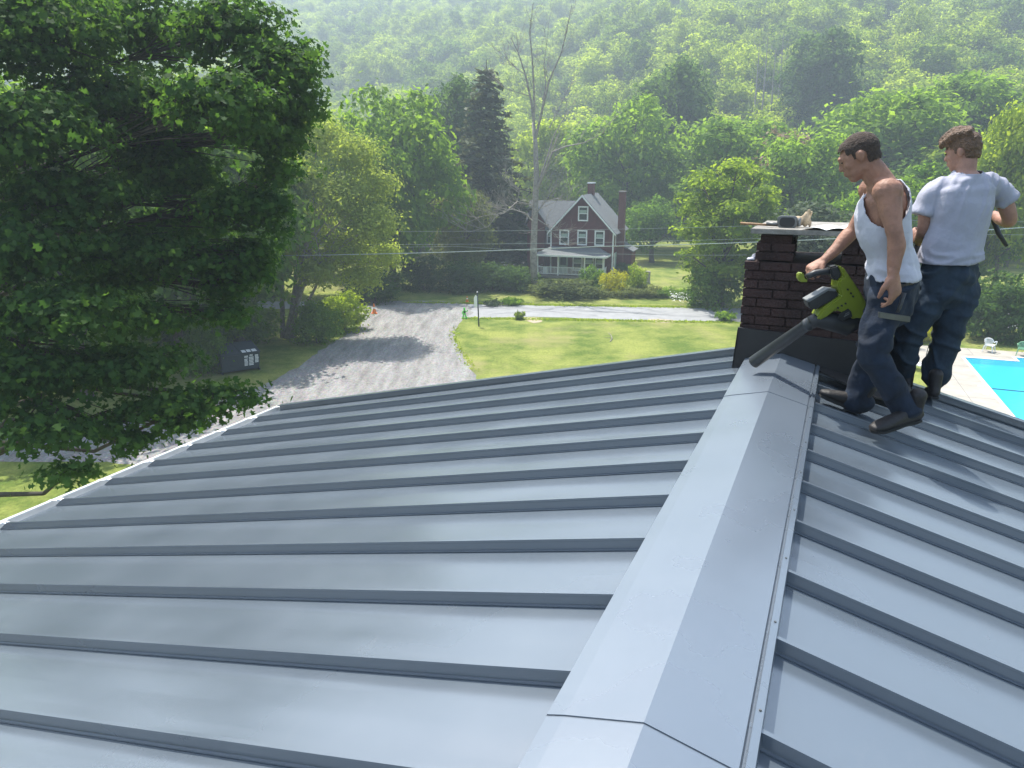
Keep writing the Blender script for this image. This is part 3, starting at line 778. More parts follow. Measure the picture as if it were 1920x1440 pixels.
def trunk_mb(rs, H, r0, lobes, lean=(0, 0), stems=1, twigs=None, spread=.5):
    mb = MB()
    top = np.mean([l[0] for l in lobes], axis=0)
    for s_ in range(stems):
        a = 2 * math.pi * s_ / max(stems, 1) + .5; bx, by = (math.cos(a) * spread * .4, math.sin(a) * spread * .4) if stems > 1 else (0, 0)
        tx, ty, tz = (top[0] + math.cos(a) * spread * 2.2 * (stems > 1), top[1] + math.sin(a) * spread * 2.2 * (stems > 1), top[2])
        pts, rad = [], []
        for i in range(7):
            t = i / 6; wv = .10 * math.sin(3 * t + s_)
            pts.append((bx + (tx - bx) * t ** 1.3 + wv, by + (ty - by) * t ** 1.3 + wv * .6, -.3 + (tz + .3) * t)); rad.append(max(.03, r0 * (1.25 - t) * (1.25 if i == 0 else 1) / (1 if stems == 1 else 1.6)))
        mb.tube(pts, rad, 7)
    for (c, rx, ry, rz_) in lobes:
        zb_ = max(H * .18, min(c[2] * .62, top[2] * .9)); f = zb_ / max(top[2], .1); b0 = Vector((top[0] * f ** 1.3, top[1] * f ** 1.3, zb_))
        cv_ = Vector(c); md_ = b0.lerp(cv_, .5) + Vector((0, 0, -.06 * (cv_ - b0).length))
        mb.tube([b0, md_, cv_], [r0 * .42, r0 * .28, r0 * .12], 5)
        for q in range(3):
            e = cv_ + Vector(rs.normal(0, .5, 3) * np.array([rx, ry, rz_])); mb.tube([cv_.lerp(md_, .3), e], [r0 * .13, r0 * .04], 4, caps=False)
    return mb
def make_lobes(rs, H, Rw, base=.3, n=9, tall=1.0, lob=.42):
    """crown of radius Rw between base*H and H"""
    L = []; cz = H * (base + 1) / 2; hz = H * (1 - base) / 2
    for i in range(n):
        t = (i + .5) / n; zc = -1 + 2 * t; rr = math.sqrt(max(0, 1 - zc * zc * .85)) * .62
        a = i * 2.399 + rs.uniform(-.4, .4); lr = Rw * lob * rs.uniform(.8, 1.2) * (1 - .25 * max(0, zc))
        L.append(((math.cos(a) * rr * Rw, math.sin(a) * rr * Rw, cz + zc * hz * .72), lr, lr, lr * tall * rs.uniform(.7, 1)))
    L.append(((0, 0, cz), Rw * .45, Rw * .45, hz * .6))
    return L
TREE = {}
def proto(kind, seed, H, Rw, base, nl, n, leaf, mleaf, mtrunk='bark', stems=1, cl=.5, lob=.42, tall=1.0, r0=None, elong=1.4):
    """a prototype's two meshes; they are used by real trees only"""
    rs = np.random.RandomState(seed); L = make_lobes(rs, H, Rw, base, nl, tall, lob)
    P, N, cc = lobe_leaves(rs, L, n, cl=cl)
    crown = leaf_mesh('crown', mleaf, P, N, leaf, rs, elong=elong)
    tm = trunk_mb(rs, H, r0 or H * .02, L, stems=stems, spread=Rw * .25)
    to = tm.build('trunk', mtrunk, None, smooth=True); me = to.data; bpy.data.objects.remove(to)
    TREE[kind] = (crown, me, H, Rw)
def conifer(kind, seed, H, Rw, n, mleaf, droop=.25, thin=1.0):
    rs = np.random.RandomState(seed); mb = MB(); mb.tube([(0, 0, -.3), (0, 0, H * .5), (0, 0, H)], [H * .016, H * .010, .02], 7)
    C, NN = [], []
    tiers = int(H * 1.5)
    for i in range(tiers):
        z = H * (.10 + .88 * i / tiers); r = Rw * (1 - (i / tiers)) ** .8 * rs.uniform(.75, 1.1) + .25
        nb = 7
        for b in range(nb):
            a = 2 * math.pi * (b + rs.rand()) / nb; rl = r * rs.uniform(.6, 1.1)
            mb.tube([(0, 0, z), (math.cos(a) * rl, math.sin(a) * rl, z - droop * rl)], [.035, .01], 3, caps=False)
            m_ = int(n / (tiers * nb) * rl / (Rw * .55)) + 3
            t = rs.uniform(.12, 1.05, m_) ** .8
            C.append(np.stack([math.cos(a) * rl * t + rs.normal(0, .17, m_), math.sin(a) * rl * t + rs.normal(0, .17, m_), z - droop * rl * t + rs.normal(0, .10, m_)], 1))
            NN.append(np.tile([0, 0, 1.0], (m_, 1)) * .8)
    C = np.concatenate(C); NN = np.concatenate(NN)
    crown = leaf_mesh('crown', mleaf, C, NN, .42 * thin, rs, elong=1.7)
    to = mb.build('trunk', 'bark_dark', None); me = to.data; bpy.data.objects.remove(to)
    TREE[kind] = (crown, me, H, Rw)
def tree(kind, x, y, H, Rw=None, label=None, group=None, cat='tree', leaf=None, name=None, rot=None, sink=0.0):
    crown, trunk, h0, r0 = TREE[kind]
    o = empty(name or (kind if kind.endswith('tree') else kind), (x, y, ground_z(x, y) - sink), 0, label, cat, group)
    sz = H / h0; sx = (Rw / r0) if Rw else sz
    o.rotation_euler.z = rot if rot is not None else (x * 12.9 + y * 7.7) % 6.28
    c = crown_obj('crown', crown, o); t_ = crown_obj('trunk', trunk, o); o.scale = (sx, sx, sz)
    if leaf: c.material_slots[0].link = 'OBJECT'; c.material_slots[0].material = MATS[leaf]
    return o
proto('broadleaf_tree', 11, 16, 6.5, .16, 14, 17000, .42, 'leaf_mid', cl=.62, lob=.40)
proto('round_tree', 12, 15, 6.8, .12, 13, 17000, .40, 'leaf_mid', cl=.55, lob=.44)
proto('tall_tree', 13, 22, 6.2, .12, 18, 20000, .46, 'leaf_dark', cl=.7, lob=.42, tall=1.2)
proto('forest_tree', 14, 14, 5.0, .10, 11, 8000, .46, 'leaf_forest', cl=.62, lob=.5, elong=1.2)
proto('woodland_tree', 15, 16, 5.0, .12, 13, 8500, .46, 'leaf_forest', cl=.62, lob=.46, tall=1.1, elong=1.2)
proto('slender_tree', 16, 17, 4.2, .15, 14, 7500, .44, 'leaf_forest', cl=.55, lob=.5, tall=1.3, elong=1.2)
proto('young_maple_tree', 17, 13, 4.6, .02, 26, 13000, .27, 'leaf_bright', cl=.34, lob=.23, tall=.5)
proto('fruit_tree', 18, 4.6, 2.9, .30, 8, 9000, .17, 'leaf_mid', cl=.28, lob=.42, r0=.22)
proto('willow_tree', 19, 9, 3.3, .10, 10, 10000, .22, 'leaf_olive', cl=.35, lob=.45)
proto('bush', 20, 3.0, 2.0, -.1, 9, 6500, .16, 'leaf_dark', cl=.24, lob=.5, r0=.05)
proto('shrub', 21, 1.6, 1.4, -.2, 8, 4500, .11, 'leaf_mid', cl=.16, lob=.5, r0=.03)
conifer('spruce_tree', 22, 20, 4.4, 9000, 'leaf_conifer', droop=.35, thin=.85)
conifer('pine_tree', 23, 19, 4.6, 13000, 'leaf_dark', droop=.05)

def at(kind, pxc, ytop, Y, wpx, label, leaf=None, group=None, cat='tree', name=None, sink=0.0):
    q = W(pxc, ytop, Y); g = ground_z(q.x, q.y); wid = wpx / FPX * Y * .5
    return tree(kind, q.x, q.y, (q.z - g) + sink, wid, label, group, cat, leaf, name, sink=sink)
# trees one can tell apart
at('round_tree', 722, 158, 66, 270, 'large round green maple beside the road behind the pale multi-stemmed tree')
at('broadleaf_tree', 628, 190, 76, 150, 'yellow-green tree crown rising above the pale multi-stemmed tree', 'leaf_bright')
at('tall_tree', 848, 118, 90, 150, 'tall dark leafy tree next to the brownish spruce', 'leaf_dark')
at('spruce_tree', 912, 112, 78, 215, 'tall thin brownish spruce with a spiky top left of the bare tree')
at('willow_tree', 868, 338, 71, 120, 'low olive-grey leafy tree in front of the spruce')
at('pine_tree', 975, 375, 80, 120, 'shaded dark evergreen left of the red house wing', 'leaf_dark')
at('round_tree', 1185, 175, 100, 230, 'big dark green tree right behind the red house')
at('tall_tree', 1270, 84, 122, 160, 'tall pointed dark tree crown above the right of the red house')
at('tall_tree', 1556, 34, 142, 150, 'tallest dark tree high on the slope above the tank top man')
at('fruit_tree', 1228, 380, 85.5, 122, 'small round tree with a dark trunk on the mown lawn right of the red house')
at('young_maple_tree', 1375, 262, 58.5, 240, 'bright yellow-green young tree with layered branches left of the chimney')
at('broadleaf_tree', 1390, 205, 92, 260, 'broad green tree behind the bright young tree')
at('broadleaf_tree', 1525, 235, 78, 200, 'green tree behind the head of the tank top man')
at('forest_tree', 1490, 222, 84, 130, 'pale pinkish flowering tree between green crowns', 'leaf_pink')
at('willow_tree', 1560, 372, 50, 260, 'dull grey-green bushy tree directly behind the chimney', 'leaf_greygreen')
at('broadleaf_tree', 1690, 150, 92, 300, 'big light green tree between and behind the two men')
at('tall_tree', 1855, 110, 100, 250, 'tall light green tree above the man in the T-shirt', 'leaf_mid')
at('broadleaf_tree', 1930, 170, 62, 150, 'yellowish green tree at the right edge behind the pool', 'leaf_bright')
at('round_tree', 1810, 300, 66, 260, 'rounded green tree behind the man in the T-shirt')
at('round_tree', 1660, 330, 62, 190, 'mid green tree behind the picket fence')
at('round_tree', 1110, 250, 125, 150, 'sunlit green tree on the foot of the slope above the red house chimney', 'leaf_mid')
at('broadleaf_tree', 1030, 210, 118, 150, 'pale green tree behind the bare dead tree', 'leaf_bright')
at('broadleaf_tree', 800, 240, 100, 150, 'dark tree between the round maple and the pine', 'leaf_dark')
at('broadleaf_tree', 470, 170, 62, 260, 'green tree showing through gaps of the dark foreground maple', 'leaf_mid')
at('round_tree', 300, 130, 68, 330, 'sunlit tree behind the upper branches of the foreground maple', 'leaf_bright')
at('round_tree', 80, 150, 60, 330, 'bushy tree at the far left behind the foreground maple', 'leaf_mid')
at('broadleaf_tree', 390, 300, 52, 240, 'lower sunlit tree behind the foreground maple above the dumpster', 'leaf_bright')
at('round_tree', 180, 330, 50, 280, 'low dense tree across the driveway behind the foreground maple', 'leaf_mid')
at('broadleaf_tree', -60, 250, 45, 260, 'dark tree past the left edge beyond the driveway', 'leaf_dark')
for x_, y_, h_, lb in ((-20, 33.5, 15, 'tall tree at the far side of the driveway behind the foreground maple trunk'), (-28.5, 33, 16, 'tall tree beyond the driveway near the left edge'), (-36, 34.5, 15, 'leftmost tall tree beyond the driveway'), (-18, 39.5, 13, 'tree shading the dumpster'), (-16.5, 44, 14, 'tree between the dumpster and the multi-stemmed tree')):
    tree('broadleaf_tree', x_, y_, h_, 5.2, lb, None, 'tree', 'leaf_mid')
# shrubs along the verge
at('bush', 792, 478, 66, 90, 'dark bush on the far verge left of the sign post', group=None, cat='bush')
at('bush', 858, 488, 65, 95, 'dark rounded bush behind the sign post', cat='bush')
at('bush', 925, 492, 66, 110, 'dark leafy bush left of the bare trunk by the red house', cat='bush')
at('bush', 968, 498, 65, 80, 'dark bush against the bare trunk', cat='bush')
at('bush', 1058, 524, 62.3, 125, 'olive green hedge bush in front of the porch', 'leaf_olive', cat='bush')
at('shrub', 1112, 500, 66, 50, 'small green shrub at the porch corner', cat='shrub')
at('shrub', 1150, 508, 63.2, 56, 'bright yellow shrub right of the porch', 'leaf_yellow', cat='shrub')
at('shrub', 1196, 497, 63.5, 44, 'bright yellow-green sapling beside the tree stump', 'leaf_bright', cat='shrub')
for i, (px, py, wd, lb) in enumerate([(1122, 540, 56, 'tangled verge shrub below the yellow shrub'), (1172, 540, 66, 'tangled verge shrub in front of the stump'), (1215, 536, 70, 'tangled verge shrub right of the stump'),
                                     (1262, 540, 70, 'loose verge shrub with white flowers'), (1310, 548, 60, 'last low verge shrub before the bright young tree')]):
    at('shrub', px, py, 62, wd, lb, 'leaf_olive' if i != 3 else 'leaf_mid', cat='shrub')
at('bush', 1345, 492, 57.5, 100, 'dense leafy bush under the bright young tree', 'leaf_mid', cat='bush')
at('bush', 1240, 468, 118, 160, 'dark undergrowth bush at the back edge of the lawn', cat='bush')
at('bush', 1330, 468, 112, 150, 'dark bush closing the lawn beneath the woods', cat='bush')
at('bush', 1168, 492, 74, 30, 'small dark bush against the house right wall', cat='bush')
at('bush', 1885, 512, 46.5, 150, 'dark vine-covered bush on the fence behind the white chair', 'leaf_dark', cat='bush')
at('bush', 1800, 540, 52, 130, 'green bush behind the picket fence', 'leaf_mid', cat='bush')
at('bush', 1700, 560, 53, 120, 'bush showing between the two men behind the fence', 'leaf_mid', cat='bush')
at('shrub', 1733, 598, 45.5, 70, 'golden yellow shrub in front of the picket fence', 'leaf_yellow', cat='shrub')
at('bush', 640, 545, 49, 90, 'light green bush at the foot of the multi-stemmed tree', 'leaf_bright', cat='bush')
at('bush', 590, 560, 45, 90, 'shaded bush beside the multi-stemmed trunk', 'leaf_mid', cat='bush')
at('bush', 455, 560, 45, 120, 'bush behind the dumpster', 'leaf_mid', cat='bush')
at('bush', 330, 565, 42, 150, 'shaded bush left of the dumpster', 'leaf_dark', cat='bush')
at('bush', 210, 600, 40, 150, 'low bush across the driveway at far left', 'leaf_mid', cat='bush')
at('bush', 60, 610, 38, 170, 'dark low bush at the left edge across the driveway', 'leaf_dark', cat='bush')
at('bush', 700, 500, 60, 110, 'dark undergrowth bush under the round maple', 'leaf_dark', cat='bush')
at('bush', 380, 610, 38, 90, 'sunlit shrub in front of the dumpster', 'leaf_mid', cat='bush')
# pale multi-stemmed tree
mr = np.random.RandomState(5)
q = G(540, 632); mt = empty('multi_stemmed_tree', (q.x, q.y, 0), 0, 'pale green multi-stemmed tree leaning over the driveway beside the dumpster', 'tree')
Lm = []
for (px, py, wp, dy) in [(600, 260, 90, 1), (665, 290, 90, 0), (560, 330, 90, -1), (705, 350, 80, 1), (640, 370, 100, -1), (580, 420, 90, 1), (700, 420, 90, -1), (650, 470, 90, 0), (530, 470, 80, 0), (720, 480, 60, 1), (600, 510, 70, -1), (680, 520, 70, 0), (540, 250, 70, 2), (500, 400, 70, 1)]:
    p_ = W(px, py, q.y + dy); r_ = wp / FPX * q.y * .5; Lm.append(((p_.x - q.x, dy, p_.z), r_, r_, r_ * .75))
P, N, cc = lobe_leaves(mr, Lm, 34000, cl=.42, per=9, inner=.2)
crown_obj('crown', leaf_mesh('crown', 'leaf_pale', P, N, .15, mr), mt)
mb = MB()
for i in range(9):
    a = i * 2.4; l = Lm[(i * 3) % len(Lm)][0]; b0 = Vector((math.cos(a) * .35, math.sin(a) * .3, -.2)); e = Vector(l)
    md_ = b0.lerp(e, .45) + Vector((-.15 * e.x, 0, 1.2)); mb.tube([b0, b0.lerp(md_, .5) + Vector((0, 0, .2)), md_, e], [.19, .14, .09, .02], 6)
    for k in range(5):
        s_ = md_.lerp(e, .2 * k); t_ = Vector(Lm[mr.randint(len(Lm))][0]); mb.tube([s_, s_.lerp(t_, .35) + Vector((0, 0, .4)), s_.lerp(t_, .6)], [.045, .03, .01], 4, caps=False)
mb.build('trunk', 'bark_pale', mt, smooth=True)
# large dark maple overhanging the gutter: lobes of drooping layered sprays
fr = np.random.RandomState(77)
fm = empty('foreground_maple_tree', (-13, 15.5, 0), 0, 'large dark maple with drooping layered branches overhanging the gutter', 'tree')
Lf = []
for (px, py, wp, hp, Y) in [(60, 60, 330, 200, 14), (250, 60, 260, 150, 16), (430, 60, 200, 130, 14.5), (520, 140, 150, 120, 14), (420, 200, 220, 120, 13), (490, 230, 150, 90, 14.5), (200, 190, 280, 110, 14.5), (50, 250, 260, 150, 12.5),
                            (330, 330, 230, 90, 15), (150, 370, 260, 100, 13), (440, 390, 150, 90, 14), (40, 470, 260, 150, 12), (250, 470, 260, 90, 13.5), (400, 500, 200, 80, 14), (480, 470, 100, 60, 14.5), (120, 590, 280, 120, 11.5), (260, 600, 190, 70, 13),
                            (30, 700, 240, 130, 11), (200, 700, 240, 100, 11.5), (270, 680, 170, 60, 12), (400, 738, 110, 34, 12), (300, 760, 170, 50, 11.5), (70, 800, 190, 90, 10.5), (180, 810, 120, 60, 11), (462, 750, 50, 20, 12), (400, 768, 60, 26, 11.8), (350, 790, 60, 24, 11.6),
                            (130, 885, 70, 26, 10.2), (260, 830, 60, 36, 11), (-120, 300, 300, 300, 13), (-120, 600, 300, 260, 12), (520, 330, 90, 70, 15), (530, 270, 110, 90, 14.5), (500, 400, 110, 90, 14), (455, 500, 120, 80, 14), (420, 590, 110, 50, 13.5), (540, 120, 110, 80, 14.8), (300, 270, 200, 100, 15.5), (330, 430, 200, 80, 15.5), (200, 540, 200, 80, 14), (570, 190, 60, 80, 14.5), (430, 545, 90, 50, 14)]:
    p_ = W(px, py, Y); s_ = Y / FPX * .5; Lf.append(((p_.x + 13, p_.y - 15.5, p_.z), wp * s_, max(.35, wp * s_ * .8), hp * s_))
P, N, cc = lobe_leaves(fr, Lf, 74000, cl=.19, per=20, flat=.4, inner=.05, up=.45)
crown_obj('crown', leaf_mesh('crown', 'leaf_maple', P, N, .108, fr, shape='maple'), fm)
mb = MB(); mb.tube([(0, 0, -.4), (.1, 0, 4), (-.2, .2, 9), (0, 0, 15), (.3, 0, 19)], [.5, .4, .32, .2, .05], 10)
for (c, rx, ry, rz_) in Lf:
    e = Vector(c); L_ = math.hypot(e.x, e.y); b0 = Vector((0, 0, max(2.5, min(16, e.z - L_ * .35 + fr.uniform(-1.5, 1)))))
    md_ = b0.lerp(e, .55) + Vector((0, 0, .12 * L_)) + Vector(fr.normal(0, .5, 3)); mb.tube([b0, b0.lerp(md_, .5) + Vector((0, 0, .05 * L_)), md_, e], [.085, .06, .038, .014], 6)
    near = [Vector(k_) for k_ in cc if abs(k_[0] - c[0]) < rx and abs(k_[1] - c[1]) < ry and abs(k_[2] - c[2]) < rz_][:26]
    for k_ in near:
        s_ = md_.lerp(e, fr.uniform(.1, .9)); mb.tube([s_, s_.lerp(k_, .5) + Vector((0, 0, .05)), k_], [.02, .013, .005], 3, caps=False)
mb.build('trunk', 'bark_dark', fm, smooth=True)
# bare dead tree beside the road
dq = G(1003, 548); dt = empty('dead_tree', (dq.x, dq.y, 0), 0, 'tall bare dead tree with pale leafless limbs in front of the red house', 'tree')
dr = random.Random(3); mb = MB()
def dp(px, py, dy=0.0): p_ = W(px, py, dq.y + dy); return Vector((p_.x - dq.x, dy, p_.z))
def limb(pts, r0, r1, twig=3, depth=0):
    P = [dp(*p) if len(p) < 4 else Vector(p[:3]) for p in pts]
    n_ = len(P); r0 *= .75; r1 *= .8; mb.tube(P, [r0 + (r1 - r0) * i / (n_ - 1) for i in range(n_)], 7 if r0 > .08 else 4, caps=False)
    def sub(P, r, lv):
        for i in range(1, len(P)):
            for _ in range(twig):
                if dr.random() < .35: continue
                b = P[i - 1].lerp(P[i], dr.random()); d = (P[-1] - P[0]).normalized()
                d = (d * .9 + Vector((dr.uniform(-1, 1), dr.uniform(-.8, .8), dr.uniform(-.1, .8)))).normalized(); l = dr.uniform(.9, 2.4) * (.6 if lv else 1)
                Q = [b, b + d * l * .5 + Vector((0, 0, .1)), b + d * l + Vector((dr.uniform(-.3, .3), 0, .3))]
                mb.tube(Q, [r * .6, r * .4, .012], 3, caps=False)
                if lv < 1: sub(Q, r * .5, lv + 1)
    sub(P, max(r1, .035), 0)
mb.tube([dp(1003, 560), dp(1000, 480), dp(1003, 400), dp(1006, 330), dp(1004, 270), dp(1000, 230)], [.34, .29, .26, .23, .18, .14], 9)
limb([(1003, 250), (996, 190, .5), (985, 140, .8), (972, 100, 1), (958, 70, 1)], .15, .04)
limb([(1001, 240), (1001, 170), (998, 110), (993, 60), (1000, 5)], .14, .03)
limb([(1004, 260), (1018, 200, -.5), (1030, 150, -.6), (1052, 100, -.8), (1062, 60, -1), (1072, 10, -1)], .15, .03)
limb([(1016, 205, -.5), (1023, 160, -.4), (1020, 120), (1028, 60, .3)], .10, .03)
limb([(985, 140, .8), (960, 122, 1.2), (938, 118, 1.6)], .07, .02)
limb([(993, 180, .4), (965, 172, 0), (945, 165, -.5), (932, 150, -.6)], .06, .02)
limb([(1005, 360), (1022, 320, -.8), (1036, 285, -1.2), (1060, 275, -1.6), (1095, 268, -2), (1133, 248, -2.4)], .17, .03)
limb([(1008, 350), (1024, 300), (1040, 250, .5), (1062, 215, .8)], .12, .03)
limb([(1030, 240), (1050, 200, .5), (1066, 165, .6), (1078, 150, .6)], .07, .02)
limb([(1003, 420), (985, 400, -1), (960, 392, -2), (935, 400, -2.4), (915, 425, -2.6), (880, 435, -2.8), (868, 428, -3)], .09, .02, twig=4)
limb([(1002, 385), (970, 378, -1.5), (945, 400, -2.2), (905, 405, -2.4), (870, 420, -2.8)], .07, .02, twig=4)
limb([(970, 378, -1.5), (975, 355, -1.6), (955, 345, -1.8), (940, 330, -2)], .05, .02)
limb([(1006, 400), (1022, 378, -1), (1045, 372, -1.6), (1066, 378, -2)], .07, .02, twig=4)
limb([(1006, 410), (1025, 422, -1), (1040, 440, -1.5), (1060, 456, -1.8)], .06, .02, twig=4)
mb.build('trunk', 'bark_pale', dt, smooth=True)
# standing thin dead trunks on the slope
for i, (px, y0, y1, Y) in enumerate([(1425, 190, 75, 150), (1440, 195, 70, 152), (1455, 200, 90, 149), (1470, 190, 60, 153)]):
    a, b = W(px, y1, Y), W(px, y0, Y); g = ground_z(b.x, b.y); t_ = empty('bare_tree', (a.x, Y, g), 0, 'thin bare grey tree among the leafy crowns on the slope', 'tree', 'thin bare trees on the slope')
    mb = MB(); h_ = a.z - g; mb.tube([(0, 0, 0), (.1, 0, h_ * .6), (0, 0, h_)], [.22, .15, .04], 6)
    for k in range(9):
        z_ = h_ * (.45 + .06 * k); s_ = 1 if k % 2 else -1; mb.tube([(0, 0, z_), (s_ * .9, dr.uniform(-.6, .6), z_ + 1.3), (s_ * 1.1, 0, z_ + 2.6)], [.06, .04, .015], 4, caps=False)
    mb.build('trunk', 'bark_pale', t_)

# ------------------------------------------------------------------ woods on the hill
wr = random.Random(21)
cand = []
y = 84.0
while y < 760:
    step = 6.2 + y * .006
    half = y * .78
    x = -half
    while x < half:
        X, Y = x + wr.uniform(-.4, .4) * step, y + wr.uniform(-.45, .45) * step
        foot = hill_foot(X * min(1.0, 220.0 / max(Y, 1)))
        px_ = 960 + FPX * X / Y
        ok = Y > foot - 16 or (X < -12 and Y > 84) or (X > 36 and Y > 72)
        if -4 < X < 34 and Y < 116: ok = False
        if px_ < -140 or px_ > 2060: ok = False
        if ok: cand.append((X, Y))
        x += step
    y += step * .86
cand.sort(key=lambda c: c[1])
N_IND = 285
kinds = ['forest_tree', 'woodland_tree', 'slender_tree']
first = {}
for i, (X, Y) in enumerate(cand[:N_IND]):
    kd = kinds[wr.randrange(3)]; hh = wr.uniform(9, 17) * (1 if Y > 105 else .9)
    o = tree(kd, X, Y, hh, hh * wr.uniform(.27, .40), 'green leafy tree, one of many in the dense woods covering the hillside', 'trees of the hillside woods', rot=wr.uniform(0, 6.28))
    first.setdefault(kd, o)
far = cand[N_IND:]
print('forest candidates', len(cand))
me = bpy.data.meshes.new('forest'); me.from_pydata([(X, Y, ground_z(X, Y) - .5) for X, Y in far], [], [])
fo = bpy.data.objects.new('forest', me); COL.objects.link(fo); tag(fo, kind='stuff')
ng = bpy.data.node_groups.new('forest', 'GeometryNodeTree')
ng.interface.new_socket('Geometry', in_out='INPUT', socket_type='NodeSocketGeometry'); ng.interface.new_socket('Geometry', in_out='OUTPUT', socket_type='NodeSocketGeometry')
gi, go = ng.nodes.new('NodeGroupInput'), ng.nodes.new('NodeGroupOutput')
ip = ng.nodes.new('GeometryNodeInstanceOnPoints'); jn = ng.nodes.new('GeometryNodeJoinGeometry')
for kd in kinds:
    cr = [c for c in kids(first[kd]) if c.name.startswith('crown')][0]
    oi = ng.nodes.new('GeometryNodeObjectInfo'); oi.inputs['Object'].default_value = cr; oi.inputs['As Instance'].default_value = True; oi.transform_space = 'ORIGINAL'
    ng.links.new(oi.outputs['Geometry'], jn.inputs[0])
ng.links.new(gi.outputs[0], ip.inputs['Points']); ng.links.new(jn.outputs[0], ip.inputs['Instance']); ip.inputs['Pick Instance'].default_value = True
rv = ng.nodes.new('FunctionNodeRandomValue'); rv.data_type = 'FLOAT_VECTOR'; rv.inputs[0].default_value = (0, 0, 0); rv.inputs[1].default_value = (0.1, .1, 6.28)
ng.links.new(rv.outputs[0], ip.inputs['Rotation'])
rs2 = ng.nodes.new('FunctionNodeRandomValue'); rs2.data_type = 'FLOAT_VECTOR'; rs2.inputs[0].default_value = (.6, .6, .55); rs2.inputs[1].default_value = (1.55, 1.55, 1.3); rs2.inputs['Seed'].default_value = 5
ng.links.new(rs2.outputs[0], ip.inputs['Scale']); ng.links.new(ip.outputs[0], go.inputs[0])
fo.modifiers.new('forest', 'NODES').node_group = ng

# ------------------------------------------------------------------ haze
def haze_box():
    mb = MB(); mb.box(-760, 760, -90, 860, -1.2, 206)
    m, n, out = new_mat('haze_air'); v = n.nodes.new('ShaderNodeVolumePrincipled')
    v.inputs['Color'].default_value = (.72, .88, 1, 1); v.inputs['Density'].default_value = .0016; v.inputs['Anisotropy'].default_value = .25
    link(n, v.outputs[0], out.inputs['Volume']); tag(mb.build('haze', 'haze_air'), kind='stuff')
haze_box()

# ------------------------------------------------------------------ the red house
HR = -R(18)
c0 = G(1089, 520)
rh = empty('red_house', (c0.x, c0.y, 0), HR, 'dark red gabled house with white windows, grey roof and a front porch', 'house')
HWD, DEP, EZ, RZ_ = 3.08, 6.4, 4.50, 7.80
mb = MB(); mb.prism([(-HWD, 0, 0), (HWD, 0, 0), (HWD, 0, EZ), (0, 0, RZ_ - .12), (-HWD, 0, EZ)], (0, DEP, 0)); wl = mb.build('wall', 'red_siding', rh)
mb = MB()
for k in range(34):
    z = .1 + k * .225; hw_ = HWD if z < EZ else HWD * (RZ_ - .12 - z) / (RZ_ - .12 - EZ)
    if hw_ > .15: mb.box(-hw_ + .02, hw_ - .02, -.018, .002, z, z + .03)
    if z < EZ - .1: mb.box(HWD - .002, HWD + .018, .02, DEP - .02, z, z + .03)
mb.build('clapboard', 'red_siding', rh)
def slope(mb, a, b, c, d, th=.10):
    a, b, c, d = map(Vector, (a, b, c, d)); n_ = (b - a).cross(d - a).normalized() * th
    if n_.z < 0: n_ = -n_
    mb.prism([a, b, c, d], n_)
mb = MB(); ov, so_ = .30, .38
sl = (RZ_ - EZ) / HWD
for s_ in (-1, 1):
    ex = s_ * (HWD + ov); ez = EZ - ov * sl + .02
    slope(mb, (0, -so_, RZ_ + .0), (ex, -so_, ez), (ex, DEP + .3, ez), (0, DEP + .3, RZ_ + .0))
rf = mb.build('roof', 'shingle', rh)
for s_ in (-1, 1):
    mb = MB(); mb.bar((0, -so_ - .03, RZ_ - .02), (s_ * (HWD + ov + .02), -so_ - .03, EZ - ov * sl - .02), .05, .20, up=(0, -1, 0)) if False else mb.prism([(0, -so_ - .05, RZ_ + .10), (s_ * (HWD + ov), -so_ - .05, EZ - ov * sl + .10), (s_ * (HWD + ov), -so_ - .05, EZ - ov * sl - .10), (0, -so_ - .05, RZ_ - .12)], (0, .045, 0))
    mb.build('barge_board', 'white_paint', rf)
mb = MB(); mb.box(-.35, .25, 3.6, 4.3, RZ_ - .8, RZ_ + 1.05); cb = mb.build('chimney', 'red_brick', rf); MB().box(-.40, .30, 3.55, 4.35, RZ_ + 1.052, RZ_ + 1.17).build('chimney_cap', 'white_paint', cb)
mb = MB(); mb.box(HWD + .02, HWD + .62, 2.0, 2.8, 0, 8.1); cb = mb.build('side_chimney', 'red_brick', rh, bevel=.02); MB().box(HWD - .03, HWD + .67, 1.95, 2.85, 8.102, 8.2).build('chimney_cap', 'slab', cb)
def window(par, x, z, w_, h_, y=0.0, rot=None, bars=True):
    Mx = rot or Matrix.Identity(4)
    t_ = .13
    f = MB().box(x - w_ / 2 - t_, x + w_ / 2 + t_, y - .07, y - .02, z - t_, z, Mx).box(x - w_ / 2 - t_, x + w_ / 2 + t_, y - .07, y - .02, z + h_, z + h_ + t_, Mx) \
        .box(x - w_ / 2 - t_, x - w_ / 2, y - .069, y - .02, z + .001, z + h_ - .001, Mx).box(x + w_ / 2, x + w_ / 2 + t_, y - .069, y - .02, z + .001, z + h_ - .001, Mx)
    fr_ = f.box(x - w_ / 2 - .001, x + w_ / 2 + .001, y - .06, y - .022, z + h_ * .5 - .03, z + h_ * .5 + .03, Mx).build('window', 'white_paint', par)
    MB().box(x - w_ / 2 - .01, x + w_ / 2 + .01, y - .036, y - .021, z - .01, z + h_ + .01, Mx).build('pane', 'window_glass', fr_)
    sb_ = MB().box(x - w_ / 2 + .05, x + w_ / 2 - .05, y - .045, y - .037, z + h_ * .52, z + h_ * .80, Mx).build('blind', 'pale_green_paint', fr_)
    return fr_
window(rh, .08, 5.55, .75, 1.15)
for x in (-1.75, .05, 1.75): window(rh, x, 3.25, .72, 1.2)
